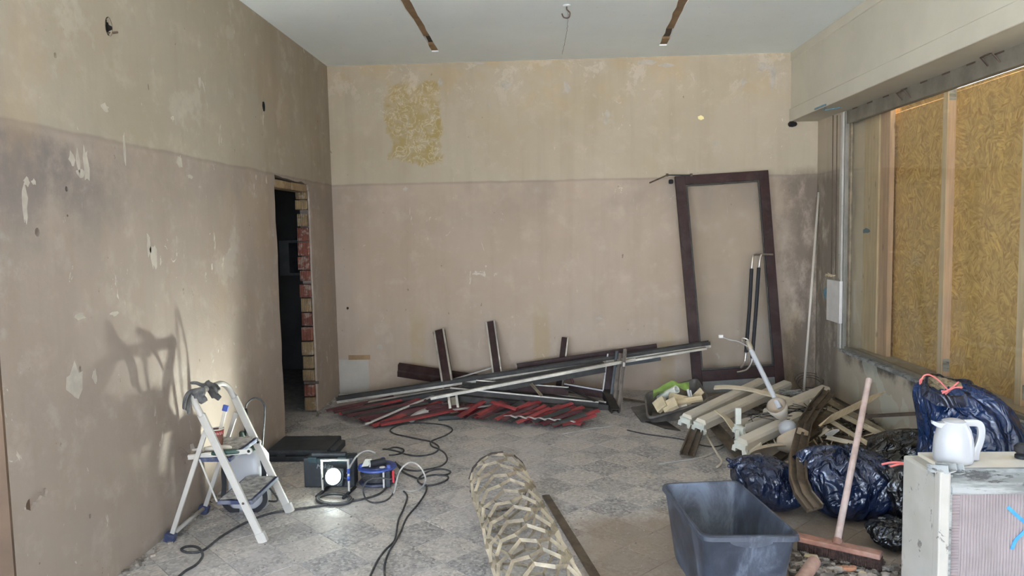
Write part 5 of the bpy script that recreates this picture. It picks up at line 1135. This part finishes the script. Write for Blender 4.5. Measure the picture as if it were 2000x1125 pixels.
# ================================================================== BAGS
def bag(label, c, rx, ry, h, seed, mat, neck=None, lean=(0, 0), name='bin_bag', pw=2.4, fold=1.0, cut=None, rotz=0., taper=0.):
    bm = bmesh.new(); bmesh.ops.create_icosphere(bm, subdivisions=6, radius=1.0)
    sv = V((seed*7.3, seed*3.1, seed*1.7))
    for v in bm.verts:
        n = v.co.normalized(); t = (n.z+1)/2; th = math.atan2(n.y, n.x)
        zz = h*(t**.85); rad = (max(0, 1-abs(2*t-.92)**pw/1.0))**(1/pw) if abs(2*t-.92) < 1 else 0
        rad = max(rad, 0); hor = math.hypot(n.x, n.y)
        rad = rad*.75 + hor*.25
        q = V((math.cos(th), math.sin(th), t*1.4))
        big = MN.noise(q*1.25+sv)*.16
        cr = 1-abs(MN.noise(V((q.x*2.2, q.y*2.2, q.z*1.2))+sv*2+V((0, 0, 4)))*2); cr2 = 1-abs(MN.noise(V((q.x*5, q.y*5, q.z*3.4))+sv)*2)
        cr3 = 1-abs(MN.noise(q*10+sv*3)*2)
        f = (big*1.25 + fold*(.11*(cr-.6) + .035*(cr2-.6) + .006*(cr3-.6)))
        pl = math.sin(th*9+MN.noise(q*2+sv)*6)*.045*max(0, (t-.55))*2.2*fold
        r = rad*(1+f+pl)
        r *= 1-taper*t
        if neck and t > .86: r *= max(.16, 1-(t-.86)*5.2)
        x, y = math.cos(th)*r*rx, math.sin(th)*r*ry
        if rotz: x, y = x*math.cos(rotz)-y*math.sin(rotz), x*math.sin(rotz)+y*math.cos(rotz)
        zz += h*fold*(.05*(cr-.6)+.03*(cr2-.6))*t + h*.10*big*t
        v.co = V((c[0]+x+lean[0]*t*t, c[1]+y+lean[1]*t*t, max(0.003, zz)))
    if neck:
        pass
    me = MB(); me.bm.free(); me.bm = bm
    o = me.build(name, mat, smooth=True, origin=(c[0], c[1], 0)); return tag(o, label, 'bag')
b1 = bag('blue-black bin bag slumped behind the far edge of the tub', (1.275, 4.17), .205, .24, .275, 1, 'bag', lean=(-.05, 0), fold=1.1, rotz=.4)
mb = MB(); k0 = ay(1446, 912, 4.18)
for s in range(9):
    a = s*.7; mb.tube(catmull([k0+V((.05*math.cos(a)+.03, .04*math.sin(a), -.035)), k0+V((.012*math.cos(a), .012*math.sin(a), .0)), k0+V((.05*math.cos(a)-.03, .04*math.sin(a), .03+.02*math.sin(a*3)))], 4), [.022-.0012*i for i in range(9)], 6)
o = mb.build('bag_knot', 'bag', b1, smooth=True); remesh(o, .006, 3)
b2 = bag('big blue-black bin bag in the middle, behind the broom handle', (1.665, 4.03), .265, .26, .375, 5, 'bag', lean=(-.05, .04), fold=1.2)
b3 = bag('tall blue bin bag full of mineral wool leaning below the window', (ay(1805, 800, 4.0).x+.335, 4.02), .335, .30, .72, 9, 'bag_blue', lean=(-.155, .14), pw=5.0, fold=.7, taper=.40)
b4 = bag('low dull black bag lying behind the white jug', (2.20, 4.42), .29, .26, .36, 13, 'bag_dark', lean=(.1, .0), fold=1.0)
b5 = bag('small black bag with a coral drawstring between middle bag and parapet', (1.93, 3.86), .19, .20, .34, 21, 'bag_dark', fold=1.3)
b6 = bag('flat empty black bag lying by the foot of the parapet', (1.74, 3.62), .16, .16, .13, 27, 'bag_dark', fold=1.4)
def string(par, tracks, r=.006):
    mb = MB()
    for tr in tracks: mb.tube(catmull([ay(*q) for q in tr], 5), r, 6)
    mb.build('drawstring', 'tag_red', par, smooth=True, label='coral drawstring')
string(b5, [((1722, 907, 3.72), (1745, 903, 3.70), (1770, 905, 3.72)), ((1738, 911, 3.71), (1760, 906, 3.70), (1772, 909, 3.72))])
# open mouth of the tall bag: wool bulging out, rim, drawstring
mw = []
wc = ay(1858, 762, 4.12)
bm = bmesh.new(); bmesh.ops.create_icosphere(bm, subdivisions=5, radius=1)
for v in bm.verts:
    n = v.co.copy(); k = 1+MN.noise(n*3.2)*.25+MN.noise(n*8)*.14+MN.noise(n*19)*.06; v.co = wc+V((n.x*.135*k, n.y*.07*k-.0, n.z*.055*k))
    v.co.z -= (v.co.x-wc.x)*.35
m_ = MB(); m_.bm.free(); m_.bm = bm; m_.build('mineral_wool', 'wool', b3, smooth=True)
rim = [ay(1806, 742, 4.1), ay(1818, 730, 4.22), ay(1838, 734, 4.28), ay(1868, 742, 4.28), ay(1896, 742, 4.22), ay(1905, 758, 4.08), ay(1890, 772, 3.98), ay(1862, 776, 3.95), ay(1832, 770, 3.96), ay(1812, 758, 4.02)]
mb = MB(); cl = catmull(rim, 5, True); rows = [[p+V((0, 0, -.05))+(wc-p)*-.16 for p in cl], [p+V((0, 0, .0)) for p in cl], [p+V((0, 0, .008))+(wc-p)*.08 for p in cl], [p+V((0, 0, -.03))+(wc-p)*.16 for p in cl]]
rows = [[p+V((0, 0, MN.noise(p*22)*.014)) for p in r] for r in rows]; mb.loft(rows, True); mb.build('bag_mouth', 'bag', b3, smooth=True)
string(b3, [((1799, 748, 4.0), (1803, 735, 3.98), (1815, 732, 3.98), (1832, 742, 3.94), (1848, 758, 3.92), (1855, 764, 3.92)), ((1838, 764, 3.92), (1852, 762, 3.91), (1872, 746, 3.93)), ((1855, 762, 3.91), (1865, 757, 3.91), (1879, 757, 3.92)), ((1853, 764, 3.91), (1846, 770, 3.91)), ((1797, 750, 4.0), (1797, 742, 3.99), (1803, 738, 3.98)), ((1852, 764, 3.905), (1840, 768, 3.905))], .0045)

# ================================================================== TUB, MESH ROLL, BROOM, JUG
t0, t1, t2, t3 = V((.560, 3.575, .34)), V((.942, 3.62, .34)), V((1.030, 2.935, .34)), V((.628, 2.938, .34))
tc_ = (t0+t1+t2+t3)/4
tq = lambda f, z, r: rr4([V(((tc_+(p-tc_)*f).x, (tc_+(p-tc_)*f).y, z)) for p in (t0, t1, t2, t3)], r, 6)
tub = thing('mixing_tub', 'grey rectangular mixing tub standing on the floor in the right foreground', 'tub', (tc_.x, tc_.y, 0))
mb = MB(); mb.loft([tq(1.0, .338, .05), tq(1.005, .322, .05), tq(.95, .318, .05), tq(.935, .30, .05), tq(.80, .03, .06), tq(.76, .0, .06)], True, False, True); mb.build('outer_wall', 'tub', tub, smooth=35)
mb = MB(); mb.loft([tq(.925, .336, .045), tq(.905, .32, .045), tq(.775, .04, .05), tq(.72, .02, .05)], True, False, True); mb.build('inner_wall', 'tub', tub, smooth=35)
mb = MB(); mb.loft([tq(.925, .336, .045), tq(.94, .343, .05), tq(.985, .343, .05), tq(1.0, .338, .05)], True); mb.build('rim', 'tub', tub, smooth=40)
a, b = (t3*.72+t2*.28), (t3*.30+t2*.70); n = 12
mb = MB(); rows = [[(a*(1-k/n)+b*(k/n))+V((0, -.001, -.018)) for k in range(n+1)], [(a*(1-k/n)+b*(k/n))+V((0, -.002, -.024-.018*math.sin(math.pi*k/n)**.7)) for k in range(n+1)], [(a*(1-k/n)+b*(k/n))+V((0, .012, -.024-.018*math.sin(math.pi*k/n)**.7)) for k in range(n+1)]]
mb.loft(rows, False); mb.build('grip_lip', 'tub', tub, smooth=30)
for k, (px, py, s, lb) in enumerate(((1396, 1045, (.10, .05, .025), 'tan brick scrap lying in the bottom of the tub, left'), (1418, 1040, (.07, .045, .022), 'tan mortar scrap lying in the tub, middle'), (1440, 1044, (.045, .04, .02), 'small mortar crumb lying in the tub, right'))):
    p = fl(px, py, .05); tag(MB().box((p.x, p.y, .035), s, Matrix.Rotation(random.uniform(-.4, .4), 3, 'Z')).build('mortar_scrap', 'rubble', bevel=.008, origin='auto'), lb, 'rubble')
# roll of expanded metal
ra, rb, rad = V((-.262, 4.10, .172)), V((.03, 2.55, .172)), .172
dr = (rb-ra).normalized(); su = dr.cross(V((0, 0, 1))).normalized(); uz = su.cross(dr); Lr = (rb-ra).length
roll = thing('expanded_metal_roll', 'rolled tube of cream-painted expanded metal mesh lying on the tiles', 'mesh roll', ((ra+rb)/2).to_tuple()[:2]+(0,))
NC, ROW, AMP = 16, .118, .024
def rp(i, j, r, ds=0.):   # row i along the roll, column j around it, with the slight twist of the mesh
    s = max(-.01, i*ROW + ds); th = 2*math.pi*j/NC + .15 + s*.55
    wob = 1+.035*MN.noise(V((i*.35, math.cos(th)*1.2, math.sin(th)*1.2)))
    return ra+dr*s+(su*math.cos(th)+uz*math.sin(th))*r*wob
def strand(mb, a0, a1, b0, b1, th=.0019):
    A0, A1, B0, B1 = V(a0), V(a1), V(b0), V(b1); n = (B0-A0).cross(A1-A0)
    if n.length < 1e-9: return
    n = n.normalized()*th; mb.hexa([A0-n, B0-n, B1-n, A1-n], [A0+n, B0+n, B1+n, A1+n])
mbs = MB(); nr = int(Lr/ROW); WD = .0145
def node(i, j):
    jj = j % NC; o = AMP*(1 if (i+jj) % 2 == 0 else -1)
    return i+.10*MN.noise(V((i*3.1, jj*2.3, 1))), j+.12*MN.noise(V((i*2.2, jj*3.3, 7))), o
for i in range(nr):
    for j in range(NC):
        i0, j0, o0 = node(i, j); i1, j1, o1 = node(i, j+1)
        strand(mbs, rp(i0, j0, rad, o0-.002), rp(i0, j0, rad-WD, o0+.004), rp(i1, j1, rad, o1-.002), rp(i1, j1, rad-WD, o1+.004))
        if (i+j) % 2 == 0 and i < nr-1:
            i2, j2, o2 = node(i+1, j); strand(mbs, rp(i0, j0-.04, rad, o0), rp(i0, j0+.03, rad-WD, o0), rp(i2, j2-.04, rad, o2), rp(i2, j2+.03, rad-WD, o2))
mbs.build('mesh_strands', 'tube_paint', roll, kind='stuff')
mr = MB()
for k in range(NC):
    if k in (4, 9, 15): continue
    strand(mr, rp(0, k, rad, -.03), rp(0, k, rad-.003, .006), rp(0, k+1, rad, -.03), rp(0, k+1, rad-.003, .006), .003)
    if (k % 2) == 1: strand(mr, rp(0, k-.03, rad, -.02), rp(0, k+.1, rad-.02, -.02), rp(0, k-.03, rad, -AMP), rp(0, k+.1, rad-.02, -AMP), .003)
mr.build('cut_edge', 'tube_rust', roll, kind='stuff')
ba, bb_ = fl(1066, 968, .006), fl(1168, 1135, .006)
tag(MB().prism(BOX(.045, .012), [ba, bb_+(bb_-ba)*.3]).build('wooden_lath', 'strip_brown', origin='auto', bevel=.002), 'dark brown lath lying on the floor along the right of the mesh roll', 'lath')
# broom
ha, hb_ = fl(1560, 1049, .075), fl(1722, 1085, .075)
brm = thing('broom', 'wide dark-bristled broom with a plaster-smeared handle leaning on the bags', 'broom', V(((ha.x+hb_.x)/2, (ha.y+hb_.y)/2, 0)))
hd = (hb_-ha).normalized()
MB().prism(BOX(.062, .026), [ha-hd*.02, hb_]).build('head', 'broom_wood', brm, bevel=.007)
mb = MB(); pn = V((-hd.y, hd.x, 0)); Lh = (hb_-ha).length
for i in range(64):
    for j in range(4):
        p = ha+hd*(Lh*(i+.5)/64)+pn*(-.022+.0147*j)+V((0, 0, -.010)); q2 = p+V((random.uniform(-.008, .008), random.uniform(-.012, .006)-.004*(j == 0), -.060+random.uniform(0, .006))); mb.tube([p, (p+q2)/2, q2], [.0045, .0042, .0022], 4)
mb.build('bristles', 'bristle', brm, kind='stuff')
MB().prism(BOX(.046, .05), [ha+V((0, 0, -.034)), hb_-hd*.004+V((0, 0, -.034))]).build('bristle_core', 'bristle', brm)
hp0 = ha.lerp(hb_, .47)+V((0, 0, .004)); hp1 = ay(1697, 742, 4.28); hm = ay(1672, 880, 3.98)
MB().tube(catmull([hp0, hp0.lerp(hp1, .35), hp0.lerp(hp1, .7), hp1], 4), [.0165]*10+[.0165, .016, .0175], 12).build('handle', 'handle_wood', brm, smooth=40)
MB().tube([hp0-V((0, 0, .004)), hp0+(hp1-hp0).normalized()*.03], .022, 12).build('socket', 'broom_wood', brm, smooth=40)
sa, sb = fl(1590, 1098, .03), fl(1560, 1140, .03)
tag(MB().tube([sa, sb+(sb-sa)*.8], [.030, .029], 16).build('wooden_rod', 'clay', smooth=40, origin='auto'), 'thick pinkish wooden rod end lying in the rubble by the tub', 'rod')
for px, py, s, lb in ((1585, 1090, (.06, .035, .022), 'pale curved shard just above the pinkish rod'), (1672, 1097, (.085, .035, .03), 'orange brick fragment against the broom bristles'), (1655, 1110, (.085, .03, .018), 'flat orange brick sliver in front of the other fragment'), (1692, 1103, (.03, .035, .028), 'small orange brick corner at the right fragment end'), (1610, 1118, (.06, .04, .012), 'grey tile shard beside the pinkish rod'), (1690, 1122, (.05, .03, .014), 'cream plaster chip at the front right of the rubble')):
    p = fl(px, py, .012); mb = MB(); mb.box((p.x, p.y, s[2]/2+.002), s, Matrix.Rotation(random.uniform(-.7, .2), 3, 'Z'))
    for v in mb.bm.verts: v.co += V((random.uniform(-.007, .007), random.uniform(-.007, .007), random.uniform(-.001, .003)))
    tag(mb.build('brick_fragment' if 'brick' in lb else 'shard', 'brick_chip' if 'orange' in lb else ('rubble' if 'grey' in lb else 'chip'), bevel=.003, origin='auto'), lb, 'rubble')
# jug on the parapet
jc = V((ay(1861, 905, 2.95).x, 2.95, zt+.003)); js = 1.0
jug = thing('vacuum_jug', 'white vacuum jug with a looped handle standing on the parapet', 'jug', jc)
MB().lathe([(.066, 0), (.071, .006), (.072, .02), (.0715, .060), (.068, .095), (.060, .128), (.049, .150), (.041, .158)], jc, seg=40).build('body', 'white_plastic', jug, smooth=40)
MB().lathe([(.042, .156), (.042, .161), (.028, .167), (.004, .169)], jc, seg=32).build('lid', 'white_plastic', jug, smooth=50)
MB().loft([[jc+V((-.035, y, z)) for y, z in ((-.018, .132), (.018, .132), (.020, .155), (0, .161), (-.020, .155))], [jc+V((-.066, y, z)) for y, z in ((-.010, .138), (.010, .138), (.011, .156), (0, .154), (-.011, .156))], [jc+V((-.086, y, z)) for y, z in ((-.004, .151), (.004, .151), (.007, .163), (0, .158), (-.007, .163))]], True, True, True).build('spout', 'white_plastic', jug, smooth=50)
hpts = catmull([jc+V(q) for q in ((.038, 0, .152), (.066, 0, .153), (.094, 0, .149), (.105, 0, .128), (.105, 0, .095), (.098, 0, .065), (.087, 0, .035), (.086, 0, .003))], 5)
MB().prism([(-.013, -.006), (-.008, -.009), (.008, -.009), (.013, -.006), (.013, .006), (.008, .009), (-.008, .009), (-.013, .006)], hpts, up=(0, 1, 0) if False else (0.001, 1, 0)).build('handle', 'white_plastic', jug, smooth=40)
kb = thing('black_knob', 'round black knob with a collar at the right edge on the parapet', 'knob', V((ay(1997, 874, 2.98).x, 2.98, zt+.002)))
kc = ROOTLOC[kb.name]; MB().lathe([(.026, 0), (.026, .012), (.018, .018)], kc, seg=20).build('collar', 'rubber', kb, smooth=40); MB().lathe([(.016, .016), (.028, .026), (.030, .045), (.018, .058), (.002, .060)], kc, seg=24).build('grip', 'rubber', kb, smooth=40)
